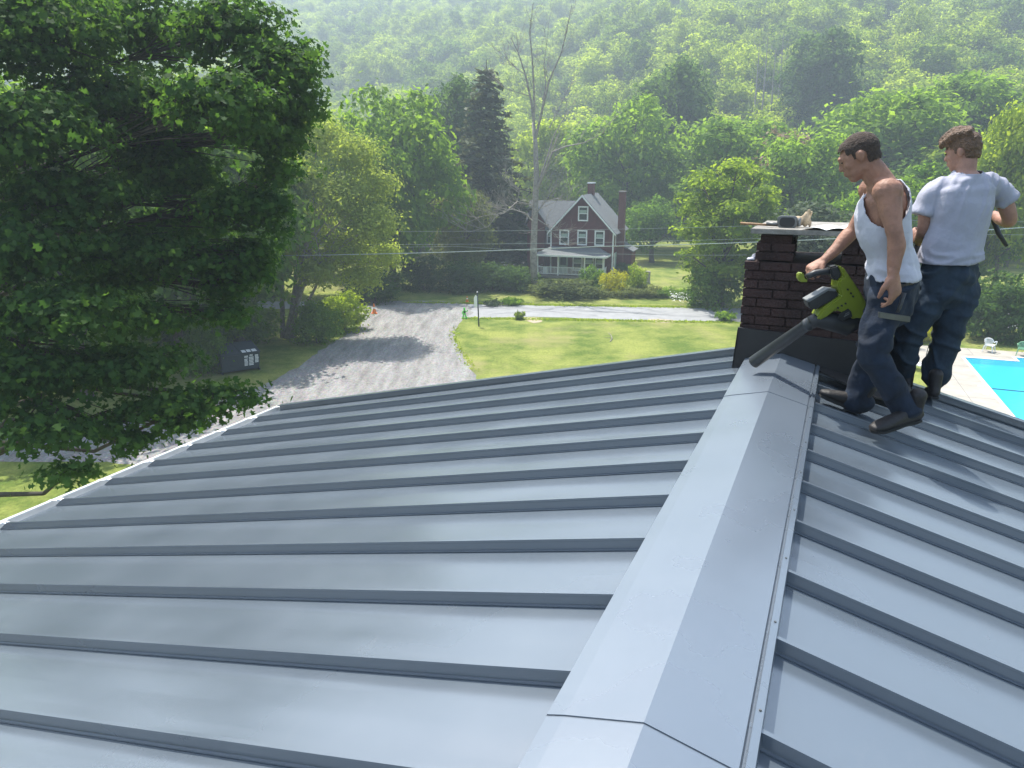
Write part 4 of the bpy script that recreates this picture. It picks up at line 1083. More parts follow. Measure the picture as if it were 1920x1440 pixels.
# white corner boards, downpipes
for x, y in ((-HWD, 0), (HWD, 0), (HWD, DEP)):
    MB().box(x - .06, x + .06, y - .065, y + .055, .02, EZ - .05).build('corner_board', 'white_paint', rh)
mb = MB(); mb.tube([(HWD + .06, .9, EZ - .1), (HWD + .06, .9, 3.2), (HWD + .02, .75, 3.0)], .04, 6); mb.tube([(HWD + .07, .5, 2.4), (HWD + .07, .5, 1.2), (HWD + .06, .3, .9)], .05, 6); mb.build('downpipe', 'white_paint', rh)
MB().box(HWD + .005, HWD + .05, 1.0, 1.75, .4, 2.4).build('side_door', 'pale_green_paint', rh)
mb = MB(); mb.prism([(HWD + .02, 3.2, 0), (HWD + 1.3, 3.2, 0), (HWD + 1.3, 3.2, 2.3), (HWD + .02, 3.2, 2.9)], (0, 2.6, 0)); mb.build('lean_to', 'red_siding', rh)
mb = MB(); slope(mb, (HWD + .02, 3.0, 3.0), (HWD + 1.5, 3.0, 2.3), (HWD + 1.5, 6.0, 2.3), (HWD + .02, 6.0, 3.0), .08); mb.build('lean_to_roof', 'shingle', rh)
# left wing with its own roof and a cross gable
wx0, wy0, wy1, wez, wrz = -HWD - 2.9, 1.6, 5.4, 4.6, 7.1
mb = MB(); mb.prism([(wx0, wy0, 0), (wx0, wy1, 0), (wx0, wy1, wez), (wx0, (wy0 + wy1) / 2, wrz - .1), (wx0, wy0, wez)], (-wx0 - HWD + .02, 0, 0)); mb.build('wing_wall', 'red_siding', rh)
mb = MB(); ym = (wy0 + wy1) / 2
slope(mb, (wx0 - .3, ym, wrz), (wx0 - .3, wy0 - .3, wez - .25), (-HWD + 1.2, wy0 - .3, wez - .25), (-HWD + 1.9, ym, wrz)); slope(mb, (wx0 - .3, ym, wrz), (wx0 - .3, wy1 + .3, wez - .25), (-HWD + 1.2, wy1 + .3, wez - .25), (-HWD + 1.9, ym, wrz))
mb.build('wing_roof', 'shingle', rh)
mb = MB(); mb.prism([(wx0 + .1, wy0 - .45, 0), (wx0 + 1.9, wy0 - .45, 0), (wx0 + 1.9, wy0 - .45, 5.1), (wx0 + 1.0, wy0 - .45, 6.4), (wx0 + .1, wy0 - .45, 5.1)], (0, 1.6, 0)); mb.build('wing_gable', 'red_siding', rh)
mb = MB(); slope(mb, (wx0 + 1.0, wy0 - .7, 6.5), (wx0 - .15, wy0 - .7, 4.9), (wx0 - .15, ym, 4.9), (wx0 + 1.0, ym, 6.5), .08); slope(mb, (wx0 + 1.0, wy0 - .7, 6.5), (wx0 + 2.15, wy0 - .7, 4.9), (wx0 + 2.15, ym, 4.9), (wx0 + 1.0, ym, 6.5), .08); mb.build('wing_gable_roof', 'shingle', rh)
window(rh, wx0 + 2.4, 3.1, .5, 1.3, y=wy0)
# porch: hipped roof, posts, rail with balusters, door
pz0, pz1, pd = 2.35, 2.95, 1.9
px0_, px1_ = -HWD - .9, HWD - .45
mb = MB(); th = .07
T_ = [(px0_ + .95, -.02, pz1), (px1_ - .85, -.02, pz1)]; B_ = [(px0_ - .25, -pd - .3, pz0), (px1_ + .25, -pd - .3, pz0)]; E_ = [(px0_ - .25, -.02, pz0), (px1_ + .25, -.02, pz0)]
mb.add([T_[0], T_[1], B_[1], B_[0], E_[0], E_[1]] + [(p_[0], p_[1], p_[2] - th) for p_ in (T_[0], T_[1], B_[1], B_[0], E_[0], E_[1])],
       [(0, 1, 2, 3), (0, 3, 4), (1, 5, 2), (6, 9, 8, 7), (6, 10, 9), (7, 8, 11), (3, 2, 8, 9), (4, 3, 9, 10), (2, 5, 11, 8)])
mb.build('porch_roof', 'shingle', rh)
mb = MB(); mb.box(px0_ - .24, px1_ + .24, -pd - .36, -pd - .302, pz0 - .16, pz0 + .02); mb.box(px0_ - .31, px0_ - .252, -pd - .3, -.1, pz0 - .15, pz0 + .01); mb.box(px1_ + .252, px1_ + .31, -pd - .3, -.1, pz0 - .15, pz0 + .01); mb.build('porch_fascia', 'white_paint', rh)
MB().box(px0_, px1_, -pd, -.02, .12, .34).build('porch_floor', 'old_wood', rh)
for x in (px0_ + .08, -1.85, .75, px1_ - .08): MB().box(x - .055, x + .055, -pd + .0, -pd + .11, .345, pz0 - .07).build('porch_post', 'white_paint', rh)
mb = MB()
for z in (.48, 1.12): mb.box(px0_ + .14, px1_ - .14, -pd + .03, -pd + .08, z, z + .05); mb.box(px1_ - .11, px1_ - .06, -pd + .12, -.1, z, z + .05); mb.box(px0_ + .05, px0_ + .1, -pd + .12, -.1, z, z + .05)
x = px0_ + .2
while x < px1_ - .16: mb.box(x, x + .035, -pd + .04, -pd + .07, .53, 1.12); x += .13
y = -pd + .2
while y < -.15: mb.box(px1_ - .10, px1_ - .07, y, y + .035, .53, 1.12); y += .13
mb.build('porch_railing', 'white_paint', rh)
dr_ = MB().box(-2.25, -1.35, -.06, -.021, .345, 2.2).build('door', 'pale_green_paint', rh)
MB().box(-2.1, -1.5, -.075, -.061, 1.15, 2.05).build('door_pane', 'window_glass', dr_)
for x in (-.35, .75, 1.85): window(rh, x, .75, .75, 1.25)
for x in (-HWD - .5,): MB().box(x, x + .5, -1.2, -.7, .345, 1.0).build('porch_chair', 'white_plastic', rh)
# low red outbuilding to the left
q = G(958, 478); sh_ = empty('red_shed', (q.x, q.y + 2.5, 0), -.05, 'low dark red outbuilding behind the gravel yard left of the house', 'shed')
mb = MB(); mb.prism([(-4.5, 0, 0), (2.2, 0, 0), (2.2, 0, 2.2), (-4.5, 0, 2.2)], (0, 4, 0)); mb.build('wall', 'red_siding', sh_)
mb = MB(); slope(mb, (-4.8, 2, 3.4), (-4.8, -.4, 2.1), (2.5, -.4, 2.1), (2.5, 2, 3.4)); slope(mb, (-4.8, 2, 3.4), (-4.8, 4.4, 2.1), (2.5, 4.4, 2.1), (2.5, 2, 3.4)); mb.build('roof', 'shingle', sh_)
for x in (-3.9, -1.2): MB().box(x, x + 2.2, -.04, -.002, .05, 1.95).build('garage_door', 'dark_interior', sh_)

# ------------------------------------------------------------------ wires
def wire(pts, r, label):
    P = [Vector(p_) for p_ in pts]; out = []
    for a, b in zip(P, P[1:]):
        n_ = 14; L_ = (b - a).length
        for i in range(n_): t_ = i / n_; out.append(a.lerp(b, t_) - Vector((0, 0, .010 * L_ * 4 * t_ * (1 - t_))))
    out.append(P[-1]); mb = MB(); mb.tube([p_ - P[0] for p_ in out], r, 5)
    o = mb.build('overhead_wire', 'wire', None, loc=P[0]); tag(o, label, 'wire'); return o
wire([W(-300, 470, 45), W(1120, 462, 45), W(2300, 395, 43)], .024, 'thick pale overhead cable crossing low in front of the porch roof')
wire([W(-300, 440, 50), W(1700, 437, 52), W(2300, 430, 52)], .009, 'thin overhead wire passing the upper windows of the red house')
wire([W(-300, 415, 50), W(1700, 413, 52), W(2300, 405, 52)], .008, 'highest thin overhead wire passing the eaves of the red house')
wire([W(-300, 432, 48), W(860, 462, 50), W(1400, 478, 50)], .008, 'thin slanting overhead wire below the thick cable')

# ------------------------------------------------------------------ roadside things
q = G(898, 612)
sp = empty('sign_post', (q.x, q.y, 0), .9, 'black post with a narrow white sign panel at the lawn corner', 'sign post')
mb = MB(); mb.tube([(0, 0, -.1), (-.02, .03, 1.2), (-.06, .06, 2.35)], [.05, .045, .04], 8); mb.build('post', 'post_black', sp, smooth=True)
mb = MB(); mb.tube([(-.06, .06, 2.35), (-.06, .06, 2.40)], [.055, .02], 8); mb.build('finial', 'white_paint', sp)
mb = MB(); mb.prism([(-.06 - .03, .05, 1.35), (-.24, .20, 1.35), (-.24, .20, 1.95), (-.16, .13, 2.16), (-.09, .05, 2.1)], (.015, .025, 0)); mb.build('sign_panel', 'white_paint', sp)
q = G(871, 597)
gf = empty('child_figure_sign', (q.x, q.y, 0), .2, 'neon green plastic child-shaped slow-down figure on the road edge', 'safety sign')
fl = Flesh(); fl.ell((0, 0, .70), (.085, 0, 0), (0, .06, 0), (0, 0, .10)); fl.chain([((0, 0, .60), .07, .04), ((0, 0, .45), .11, .05), ((0, 0, .33), .09, .05)], side=(1, 0, 0))
fl.chain([((-.04, 0, .36), .055), ((-.09, 0, .18), .045), ((-.13, 0, .02), .05)]); fl.chain([((.04, 0, .36), .055), ((.08, -.03, .2), .045), ((.16, -.02, .02), .05)])
fl.chain([((.09, 0, .54), .035), ((.20, 0, .50), .03), ((.24, 0, .62), .03)]); fl.chain([((-.09, 0, .54), .035), ((-.17, 0, .42), .03), ((-.12, -.02, .34), .03)])
fl.build('body', 'neon_green', gf, voxel=.014, smooth=2)
MB().box(-.2, .2, -.12, .12, 0, .03).build('base', 'neon_green', gf); MB().box(-.06, .06, -.066, -.052, .40, .56).build('chest_panel', 'black_plastic', gf)
mb = MB(); mb.tube([(.24, 0, .60), (.26, 0, .98)], .008, 5); mb.build('flag_pole', 'white_plastic', gf)
def cone(px, py, h, label):
    q = G(px, py); t_ = empty('traffic_cone', (q.x, q.y, .02), .3, label, 'cone')
    mb = MB(); mb.tube([(0, 0, .03), (0, 0, h * .45)], [h * .23, h * .14], 12); mb.tube([(0, 0, h * .45), (0, 0, h)], [h * .14, h * .04], 12); mb.build('cone_body', 'orange_plastic', t_)
    MB().box(-h * .28, h * .28, -h * .28, h * .28, 0, .035).build('base', 'orange_plastic', t_, bevel=.01); mb = MB(); mb.tube([(0, 0, h * .5), (0, 0, h * .68)], [h * .134, h * .098], 12); mb.build('reflective_band', 'white_plastic', t_)
cone(702, 588, .72, 'orange traffic cone at the mouth of the gravel driveway')
cone(876, 567, .5, 'small orange cone on the far grass verge by the sign post')
q = G(728, 560); tb = empty('trash_bin', (q.x, q.y, 0), .2, 'dark wheeled trash bin in the shade across the road', 'trash bin')
mb = MB(); mb.prism([(-.25, -.25, .06), (.25, -.25, .06), (.25, .25, .06), (-.25, .25, .06)], (0, 0, .02)); mb.add([(-.24, -.26, .07), (.24, -.26, .07), (.24, .26, .07), (-.24, .26, .07), (-.31, -.34, .98), (.31, -.34, .98), (.31, .34, .98), (-.31, .34, .98)], [(0, 1, 5, 4), (1, 2, 6, 5), (2, 3, 7, 6), (3, 0, 4, 7), (4, 5, 6, 7)]); mb.build('bin_body', 'black_plastic', tb)
MB().box(-.33, .33, -.37, .35, .985, 1.05).build('lid', 'black_plastic', tb, bevel=.02)
for s_ in (-1, 1): mb = MB(); mb.tube([(s_ * .30, .28, .12), (s_ * .25, .28, .12)], .12, 12); mb.build('wheel', 'boot_sole', tb)
q = G(1212, 532); st = empty('tree_stump', (q.x, q.y, 0), 0, 'weathered grey tree stump rising from the verge shrubs', 'stump')
mb = MB(); mb.tube([(0, 0, -.1), (0, 0, .3), (.03, 0, .95), (.05, 0, 1.15)], [.42, .33, .30, .29], 11); mb.build('stump_body', 'bark_pale', st, smooth=False)
mb = MB(); mb.tube([(.05, 0, 1.151), (.05, 0, 1.16)], .27, 11); mb.build('cut_face', 'slab', st)
def tuft(px, py, h, r_, n_, label, m='leaf_olive', cat='plant'):
    q = G(px, py); rs_ = np.random.RandomState(px); t_ = rs_.uniform(0, 1, n_); a = rs_.uniform(0, 6.28, n_); rr = r_ * rs_.uniform(.2, 1, n_)
    P = np.stack([np.cos(a) * rr * t_, np.sin(a) * rr * t_, h * np.sqrt(t_) * rs_.uniform(.5, 1, n_)], 1)
    me = leaf_mesh('grass_tuft', m, P, np.stack([np.cos(a), np.sin(a), np.zeros(n_) + .4], 1), .16, rs_, elong=2.4)
    o = bpy.data.objects.new('grass_tuft', me); COL.objects.link(o); o.location = q; tag(o, label, cat)
tuft(974, 599, .5, .5, 260, 'tuft of tall grass on the lawn edge by the bare soil', 'leaf_pale')
tuft(1360, 601, .55, .9, 700, 'low weedy clump on the lawn edge beside the chimney', 'leaf_mid')
tuft(925, 573, .35, 1.0, 600, 'clump of white-green hostas on the far verge', 'leaf_greygreen')
tuft(960, 572, .5, 1.1, 700, 'leafy clump on the far verge left of the hedge', 'leaf_mid')
fr2 = np.random.RandomState(9)
P = []
for i in range(260):
    g_ = G(fr2.uniform(1255, 1320), fr2.uniform(563, 574)); P.append((g_.x, g_.y, fr2.uniform(.2, .75)))
mat('petal', (.75, .76, .72), .6)
o = bpy.data.objects.new('white_flowers', leaf_mesh('white_flowers', 'petal', np.array(P), np.tile([0, -.3, 1.], (260, 1)), .11, fr2, elong=1)); COL.objects.link(o); tag(o, kind='stuff')
q = G(1162, 638); fb = empty('fallen_branch', (G(1150, 636).x, G(1150, 636).y, .03), .5, 'pale fallen twig lying on the lawn', 'branch')
mb = MB(); mb.tube([(-.6, -.5, 0), (-.1, .0, .05), (.45, .9, .03), (.6, 1.4, .06)], [.035, .03, .02, .01], 5); mb.tube([(-.1, 0, .05), (-.5, .35, .06)], [.02, .008], 4); mb.build('twig', 'bark_pale', fb)
# tall grass over the near lawn edges and a fuzz of blades along the verge
gr = np.random.RandomState(31); pts = []
for (a, b, n_) in [((868, 597), (1385, 605), 2600), ((850, 615), (856, 650), 120), ((856, 650), (888, 694), 140), ((760, 567), (1000, 571), 1500), ((1000, 572), (1330, 577), 2400)]:
    A, B = G(*a), G(*b)
    for _ in range(n_):
        t_ = gr.rand(); p_ = A.lerp(B, t_); pts.append((p_.x + gr.normal(0, .18), p_.y + gr.normal(0, .18), gr.uniform(.0, .06)))
o = bpy.data.objects.new('verge_grass', leaf_mesh('verge_grass', 'leaf_bright', np.array(pts), np.tile([0, -.2, 1.], (len(pts), 1)), .08, gr, elong=2.2)); COL.objects.link(o); tag(o, kind='stuff')

# dumpster under the maple
q = G(447, 694)
du = empty('dumpster', (q.x, q.y, 0), .62, 'dark blue-green dumpster with white stencilled lettering under the maple', 'dumpster')
mb = MB(); mb.add([(-.95, -.6, .12), (.95, -.6, .12), (.95, .6, .12), (-.95, .6, .12), (-1.0, -.75, 1.0), (1.0, -.75, 1.0), (1.0, .7, 1.28), (-1.0, .7, 1.28)], [(3, 2, 1, 0), (0, 1, 5, 4), (1, 2, 6, 5), (2, 3, 7, 6), (3, 0, 4, 7), (4, 5, 6, 7)])
for x in (-.98, .94): mb.box(x, x + .05, -.62, .62, 0, .12)
mb.build('bin_body', 'dumpster_green', du, bevel=.015)
for x0 in (-1.03, .01):
    mb = MB(); mb.prism([(x0, -.80, 1.03), (x0 + 1.02, -.80, 1.03), (x0 + 1.02, .74, 1.33), (x0, .74, 1.33)], (0, 0, .05)); mb.build('lid', 'dumpster_lid', du, bevel=.012)
for s_ in (-1, 1): mb = MB(); mb.box(s_ * 1.0 - .05, s_ * 1.0 + .05, -.45, .45, .62, .78); mb.build('lift_sleeve', 'dumpster_green', du)
# stencilled blocks: an illegible notice on the front and on the lid
rn = random.Random(6)
def letter_block(mb, x, z, w_, h_, y=-.0, n_=5):
    for k in range(n_):
        zz = z + h_ * k / n_; x_ = x
        while x_ < x + w_ - .015:
            l_ = rn.uniform(.015, .04); yy = -.60 - .15 * (zz - .12) / .88 - .006
            mb.box(x_, min(x + w_, x_ + l_), yy - .004, yy, zz, zz + h_ / n_ * .72); x_ += l_ + .010
mb = MB()
for (x, z, w_, h_) in [(.18, .34, .18, .42), (.18, .80, .20, .12), (.42, .34, .24, .5), (.46, .86, .16, .1), (.74, .46, .18, .46)]: letter_block(mb, x, z, w_, h_, n_=6 if h_ > .2 else 2)
mb.build('stencil_lettering', 'white_paint', du)
mb = MB()
for (x, w_) in ((.10, .2), (.36, .2), (.62, .24)):
    for k in range(3):
        y0 = -.74 + k * .11; z0 = 1.085 + (y0 + .8) * (.30 / 1.54); mb.prism([(x, y0, z0), (x + w_, y0, z0), (x + w_, y0 + .085, z0 + .0166), (x, y0 + .085, z0 + .0166)], (0, 0, .004))
mb.build('lid_label', 'white_paint', du)

# ------------------------------------------------------------------ by the pool
def picket_fence(A, B, h, label):
    d = (B - A); L_ = d.length; a = math.atan2(d.y, d.x); f = empty('picket_fence', (A.x, A.y, 0), a, label, 'fence')
    n_ = int(L_ / .125)
    mb = MB()
    for i in range(n_):
        x = i * .125; hh = h + rn.uniform(-.03, .03); mb.prism([(x, -.01, .05), (x + .075, -.01, .05), (x + .075, -.01, hh), (x + .0375, -.01, hh + .06), (x, -.01, hh)], (0, .018, 0))
    mb.build('pickets', 'old_wood', f)
    for z in (.35, h - .3): MB().box(-.05, L_, .012, .05, z, z + .08).build('rail', 'old_wood', f)
    x = 0
    while x < L_: MB().box(x - .05, x + .05, .052, .15, 0, h + .02).build('post', 'old_wood', f); x += 2.4
picket_fence(G(1640, 612) + Vector((0, 2, 0)), G(1960, 632) + Vector((0, 2, 0)), 1.45, 'weathered grey picket fence behind the pool')
def resin_chair(loc, rz_, m, label):
    t_ = empty('patio_chair', loc, rz_, label, 'chair', None)
    MB().prism([(-.24, -.22, .40), (.24, -.22, .40), (.22, .22, .37), (-.22, .22, .37)], (0, 0, .03)).build('seat', m, t_, bevel=.01)
    for sx in (-1, 1):
        for sy in (-1, 1):
            mb = MB(); mb.add([(sx * .20 - .03, sy * .18 - .03, .39), (sx * .20 + .03, sy * .18 - .03, .39), (sx * .20 + .03, sy * .18 + .03, .39), (sx * .20 - .03, sy * .18 + .03, .39), (sx * .27 - .02, sy * .26 - .02, 0), (sx * .27 + .02, sy * .26 - .02, 0), (sx * .27 + .02, sy * .26 + .02, 0), (sx * .27 - .02, sy * .26 + .02, 0)],
                              [(0, 1, 2, 3), (4, 5, 6, 7), (0, 1, 5, 4), (1, 2, 6, 5), (2, 3, 7, 6), (3, 0, 4, 7)]); mb.build('leg', m, t_)
    mb = MB()                                   # rounded slatted back
    for i in range(7):
        x = -.19 + i * .0635; top = .84 - 2.2 * x * x; mb.bar((x * .9, .215 + .0, .40), (x, .30, top), .035, .014, up=(0, 1, 0))
    pts = [(-.24, .16, .60), (-.23, .27, .74), (-.15, .30, .83), (0, .31, .87), (.15, .30, .83), (.23, .27, .74), (.24, .16, .60)]; mb.tube(pts, .025, 6); mb.build('backrest', m, t_)
    for sx in (-1, 1): mb = MB(); mb.tube([(sx * .24, .17, .61), (sx * .28, .0, .64), (sx * .29, -.20, .63), (sx * .28, -.24, .55), (sx * .25, -.22, .40)], [.028, .03, .03, .024, .022], 6); mb.build('armrest', m, t_)
    return t_
q = G(1853, 661); resin_chair((q.x, q.y, .05), 2.3, 'white_plastic', 'white plastic armchair on the far pool deck in front of the dark bush')
q = G(1915, 668); resin_chair((q.x, q.y, .05), -.6 + 3.1, 'green_plastic', 'pale green plastic armchair at the far edge of the pool')
q = G(1758, 668); resin_chair((q.x, q.y, .0), -1.9, 'white_plastic', 'white plastic chair half hidden behind the T-shirt man leg')
q = G(1722, 694); lo = empty('white_lounger', (q.x, q.y, .05), .5, 'white slatted plastic lounger beyond the roof edge between the men', 'sun lounger')
mb = MB()
for i in range(12): mb.box(-.30, .30, -.95 + i * .12, -.86 + i * .12, .30, .325)
mb.build('seat', 'white_plastic', lo)
mb = MB()
for i in range(6): mb.bar((-.30, .52 + i * .10, .33 + i * .07), (.30, .52 + i * .10, .33 + i * .07), .085, .02, up=(0, -.57, .82))
mb.build('backrest', 'white_plastic', lo)
mb = MB()
for sx in (-1, 1): mb.box(sx * .33 - .03, sx * .33 + .03, -1.0, 1.05, .25, .31)
mb.build('side_rail', 'white_plastic', lo)
for sx in (-1, 1):
    for y in (-.8, .4): MB().box(sx * .33 - .025, sx * .33 + .025, y - .03, y + .03, 0, .248).build('leg', 'white_plastic', lo)
q = G(1733, 684); o = MB().tube([(0, 0, 0), (.05, 0, .9), (.12, 0, 1.25)], .02, 6).build('garden_stake', 'post_black', None, loc=(q.x, q.y, 0)); tag(o, 'thin dark stake standing in the lawn beyond the roof edge', 'stake')
for i, (px, py) in enumerate([(1812, 696), (1838, 726), (1848, 741)]):
    q = G(px, py); mb = MB(); mb.tube([(0, 0, 0), (0, 0, .012)], .12, 14); mb.box(-.05, .05, -.012, .012, .0125, .022)
    o = mb.build('deck_lid', 'white_plastic', None, loc=(q.x, q.y, .052)); tag(o, ['white round deck lid nearest the pool corner', 'white round deck lid midway along the pool edge', 'white round deck lid lowest along the pool edge'][i], 'lid', 'round lids set in the pool deck')

# ------------------------------------------------------------------ people
def fold(p_, sc_, d):                        # sharp-crested folds, stretched along d
    d = Vector(d).normalized(); q = p_ - d * p_.dot(d) * .82; n_ = noise.noise(q * sc_ + Vector((7.3, 1.1, 4.2)))
    return 1 - abs(n_) * 3.2 if abs(n_) < .3125 else 0.0
def roof_z(X, Y):                            # roof surface (rib tops) under a world point
    q = Matrix.Rotation(AZ, 4, 'Z') @ Vector((X, Y, 0)); return rz(q.x)
def frame(yaw, pitch=0.0, roll=0.0):
    """axes of a head or body facing azimuth yaw (from +Y towards +X), nodding down by pitch; returns forward, left, up"""
    f = Vector((math.sin(yaw), math.cos(yaw), 0)); l = Vector((-math.cos(yaw), math.sin(yaw), 0)); u = Vector((0, 0, 1))
    F = f * math.cos(pitch) - u * math.sin(pitch); U = u * math.cos(pitch) + f * math.sin(pitch)
    Lf = l * math.cos(roll) + U * math.sin(roll); U2 = U * math.cos(roll) - l * math.sin(roll)
    return F, Lf, U2
def head(fl, c, F, L, U, s=1.0):
    """skull, jaw, brow, nose, lips, ears round centre c (between the ears)"""
    def P(f, l, u): return c + (F * f + L * l + U * u) * s
    e = lambda f, l, u, rf, rl, ru: fl.ell(P(f, l, u), F * rf * s, L * rl * s, U * ru * s)
    e(-.012, 0, .035, .098, .076, .088); e(.035, 0, .01, .062, .066, .080)
    e(.045, 0, -.045, .050, .054, .052); e(.062, 0, -.078, .030, .036, .026)
    e(.0, 0, -.05, .060, .058, .05)
    e(.088, 0, .040, .014, .045, .012)                    # brow
    fl.chain([(P(.088, 0, .030), .010 * s), (P(.098, 0, .006), .012 * s), (P(.104, 0, -.010), .014 * s)], n=8)
    e(.094, .012, -.014, .011, .009, .009); e(.094, -.012, -.014, .011, .009, .009)
    e(.093, 0, -.040, .013, .024, .007); e(.090, 0, -.052, .013, .022, .008)
    for s_ in (-1, 1):
        e(.060, s_ * .045, -.010, .022, .018, .022)       # cheek
        e(-.010, s_ * .078, .005, .018, .008, .030); e(-.016, s_ * .084, .014, .012, .007, .018); e(-.004, s_ * .077, -.018, .009, .006, .011)
def hair(c, F, L, U, s, m, parent, thick=1.045, long=False):
    fl = Flesh()
    def P(f, l, u): return c + (F * f + L * l + U * u) * s
    t_ = thick
    fl.ell(P(-.014, 0, .037), F * .099 * s * t_, L * .078 * s * t_, U * .091 * s * t_, n=20)
    fl.ell(P(.022, 0, .050), F * .070 * s * t_, L * .068 * s * t_, U * .068 * s * t_, n=20)
    fl.ell(P(-.035, 0, -.015), F * .066 * s * t_, L * .062 * s * t_, U * .062 * s)
    if long:
        fl.chain([(P(-.05, .0, .130), .035 * s), (P(.03, .01, .140), .04 * s), (P(.095, .02, .105), .030 * s), (P(.112, .03, .075), .016 * s)], side=L)
        fl.chain([(P(-.06, .035, .115), .03 * s), (P(.02, .055, .118), .032 * s), (P(.085, .05, .088), .022 * s)], side=L)
        fl.ell(P(-.085, 0, .06), F * .03 * s, L * .055 * s, U * .055 * s)
    def cut(p_):
        d = p_ - c; f, l, u = d.dot(F) / s, d.dot(L) / s, d.dot(U) / s
        jg = .006 * noise.noise(p_ * 90)
        if f > .050 and u < .074 - (.022 if long else 0) + jg: return True
        if f > .026 and u < .034 + jg: return True
        if f > .012 and u < .002 + jg: return True
        if ((f + .012) / .024) ** 2 + ((u - .002) / .032) ** 2 < 1 and abs(l) > .045: return True
        if f > -.03 and u < -.012: return True
        if u < -.052 + (0 if long else .004) + jg: return True
        return False
    return fl.build('hair', m, parent, voxel=.0055, smooth=2, cut=cut, disp=[(.006 if long else .002, .022 if long else .011, 'CLOUDS')])
def hand(fl, wrist, palm_dir, normal, thumb_side, curl, s=1.0, spread=.15, curls=None, pivot=None):
    """palm, four jointed fingers of unequal length and a thumb. normal points out of the back of the hand; fingers curl away from it"""
    D = Vector(palm_dir).normalized(); N = Vector(normal); N = (N - D * N.dot(D)).normalized(); T = Vector(thumb_side); T = (T - D * T.dot(D) - N * T.dot(N)).normalized()
    wrist = Vector(wrist)
    fl.chain([(wrist - D * .02 * s, .027 * s, .020 * s), (wrist + D * .03 * s, .036 * s, .018 * s), (wrist + D * .075 * s, .041 * s, .015 * s), (wrist + D * .093 * s, .038 * s, .012 * s)], side=T)
    fl.ell(wrist + D * .035 * s + T * .026 * s - N * .008 * s, D * .032 * s, T * .016 * s, N * .016 * s)
    for i, (o_, ln) in enumerate(((.029, .076), (.010, .086), (-.010, .080), (-.029, .062))):
        c_ = (curls[i] if curls else curl); p_ = wrist + D * (.090 - .004 * abs(i - 1)) * s + T * o_ * s; ang = 0.0; pts = [(p_ - D * .02 * s, .0098 * s)]; r_ = .0095 * s * (1 if i < 3 else .88)
        d = (D + T * spread * (o_ / .03) * .5).normalized(); pts.append((p_, r_))
        for k, fr_ in enumerate((.45, .31, .24)):
            ang += c_ * (.85, 1.1, .8)[k]; dd = d * math.cos(ang) - N * math.sin(ang); p_ = p_ + dd * ln * fr_ * s; pts.append((p_, r_ * (.95, .88, .78)[k]))
        fl.chain(pts, n=10, sub=4)
    b = wrist + D * .025 * s + T * .030 * s; d1 = (D * .65 + T * .62 - N * .35).normalized(); d2 = (D * .86 + T * .1 - N * .55).normalized()
    fl.chain([(b - d1 * .01 * s, .014 * s), (b + d1 * .032 * s, .0125 * s), (b + d1 * .034 * s + d2 * .028 * s, .0108 * s), (b + d1 * .034 * s + d2 * .050 * s, .0085 * s)], n=10, sub=4)
def boot(name, toe, heel, up, parent, lift=None, m='boot'):
    toe, heel, up = Vector(toe), Vector(heel), Vector(up).normalized(); d = (toe - heel); ln = d.length; d.normalize(); up = (up - d * up.dot(d)).normalized(); sd_ = d.cross(up)
    fl = Flesh(); q = lambda a, b, c_=0: heel + d * a * ln + up * b + sd_ * c_
    fl.chain([(q(.04, .045), .032, .036), (q(.28, .055), .036, .05), (q(.55, .045), .042, .038), (q(.80, .036), .046, .028), (q(.97, .028), .034, .020)], side=sd_)
    fl.chain([(q(.12, .05), .036, .040), (q(.14, .11), .042, .045), (q(.13, .165), .046, .050)], side=sd_)
    o = fl.build(name, m, parent, voxel=.008, smooth=3)
    mb = MB(); out = []
    for a, c_ in ((-.0, .026), (.12, .034), (.35, .030), (.6, .041), (.82, .045), (.97, .03), (1.02, .0)): out.append((a, c_))
    ring_ = [q(a, 0, c_) for a, c_ in out] + [q(a, 0, -c_) for a, c_ in out[::-1][1:]]
    mb.prism(ring_, up * .018); mb.build('sole', 'boot_sole', o, bevel=.004)
    return o

# --- man in the tank top
def J(px, py, Y): return W(px, py, Y)
YC = 4.10
man1 = empty('person', (J(1660, 780, YC).x, YC, roof_z(J(1660, 780, YC).x, YC)), 0, 'man in a white tank top and dark jeans looking down while holding a leaf blower', 'person')
ORI = man1.location.copy(); MI = Matrix.Translation(-ORI)
def fix(o, par, origin):                     # keep world placement, parent to the figure's Empty
    o.parent = par; o.data.transform(Matrix.Translation(-origin)); return o
F1, L1, U1 = frame(R(-72))                   # chest faces left and a little away
sk = Flesh()
hp = J(1670, 545, YC); wa = J(1672, 500, YC); cb_ = J(1656, 425, YC); ct = J(1657, 372, YC); nb = J(1649, 335, YC)
sk.chain([(hp, .145, .10), (wa, .130, .100), (cb_, .150, .112), (ct, .150, .105), (J(1653, 350, YC), .10, .075)], side=L1)
hc = J(1613, 296, YC + .02); HF, HL, HU = frame(R(-62), R(30))
sk.chain([(J(1658, 352, YC), .075, .07), (J(1645, 332, YC), .064, .066), (hc - HU * .03 - HF * .015, .058, .062)], side=L1)
head(sk, hc, HF, HL, HU, 1.01)
shl, shr = J(1664, 360, YC - .165), J(1636, 356, YC + .19)
for c_, s_ in ((shl, 1), (shr, -1)):
    sk.ell(c_, F1 * .076, L1 * .060, Vector((0, 0, 1)) * .070)
sk.chain([(J(1652, 345, YC), .05, .035), (shl + Vector((0, .03, .015)), .05, .045)], side=F1); sk.chain([(J(1652, 345, YC), .05, .035), (shr + Vector((0, -.03, .015)), .05, .045)], side=F1)
sk.ell(J(1682, 385, YC - .06), F1 * .05, L1 * .07, U1 * .085)
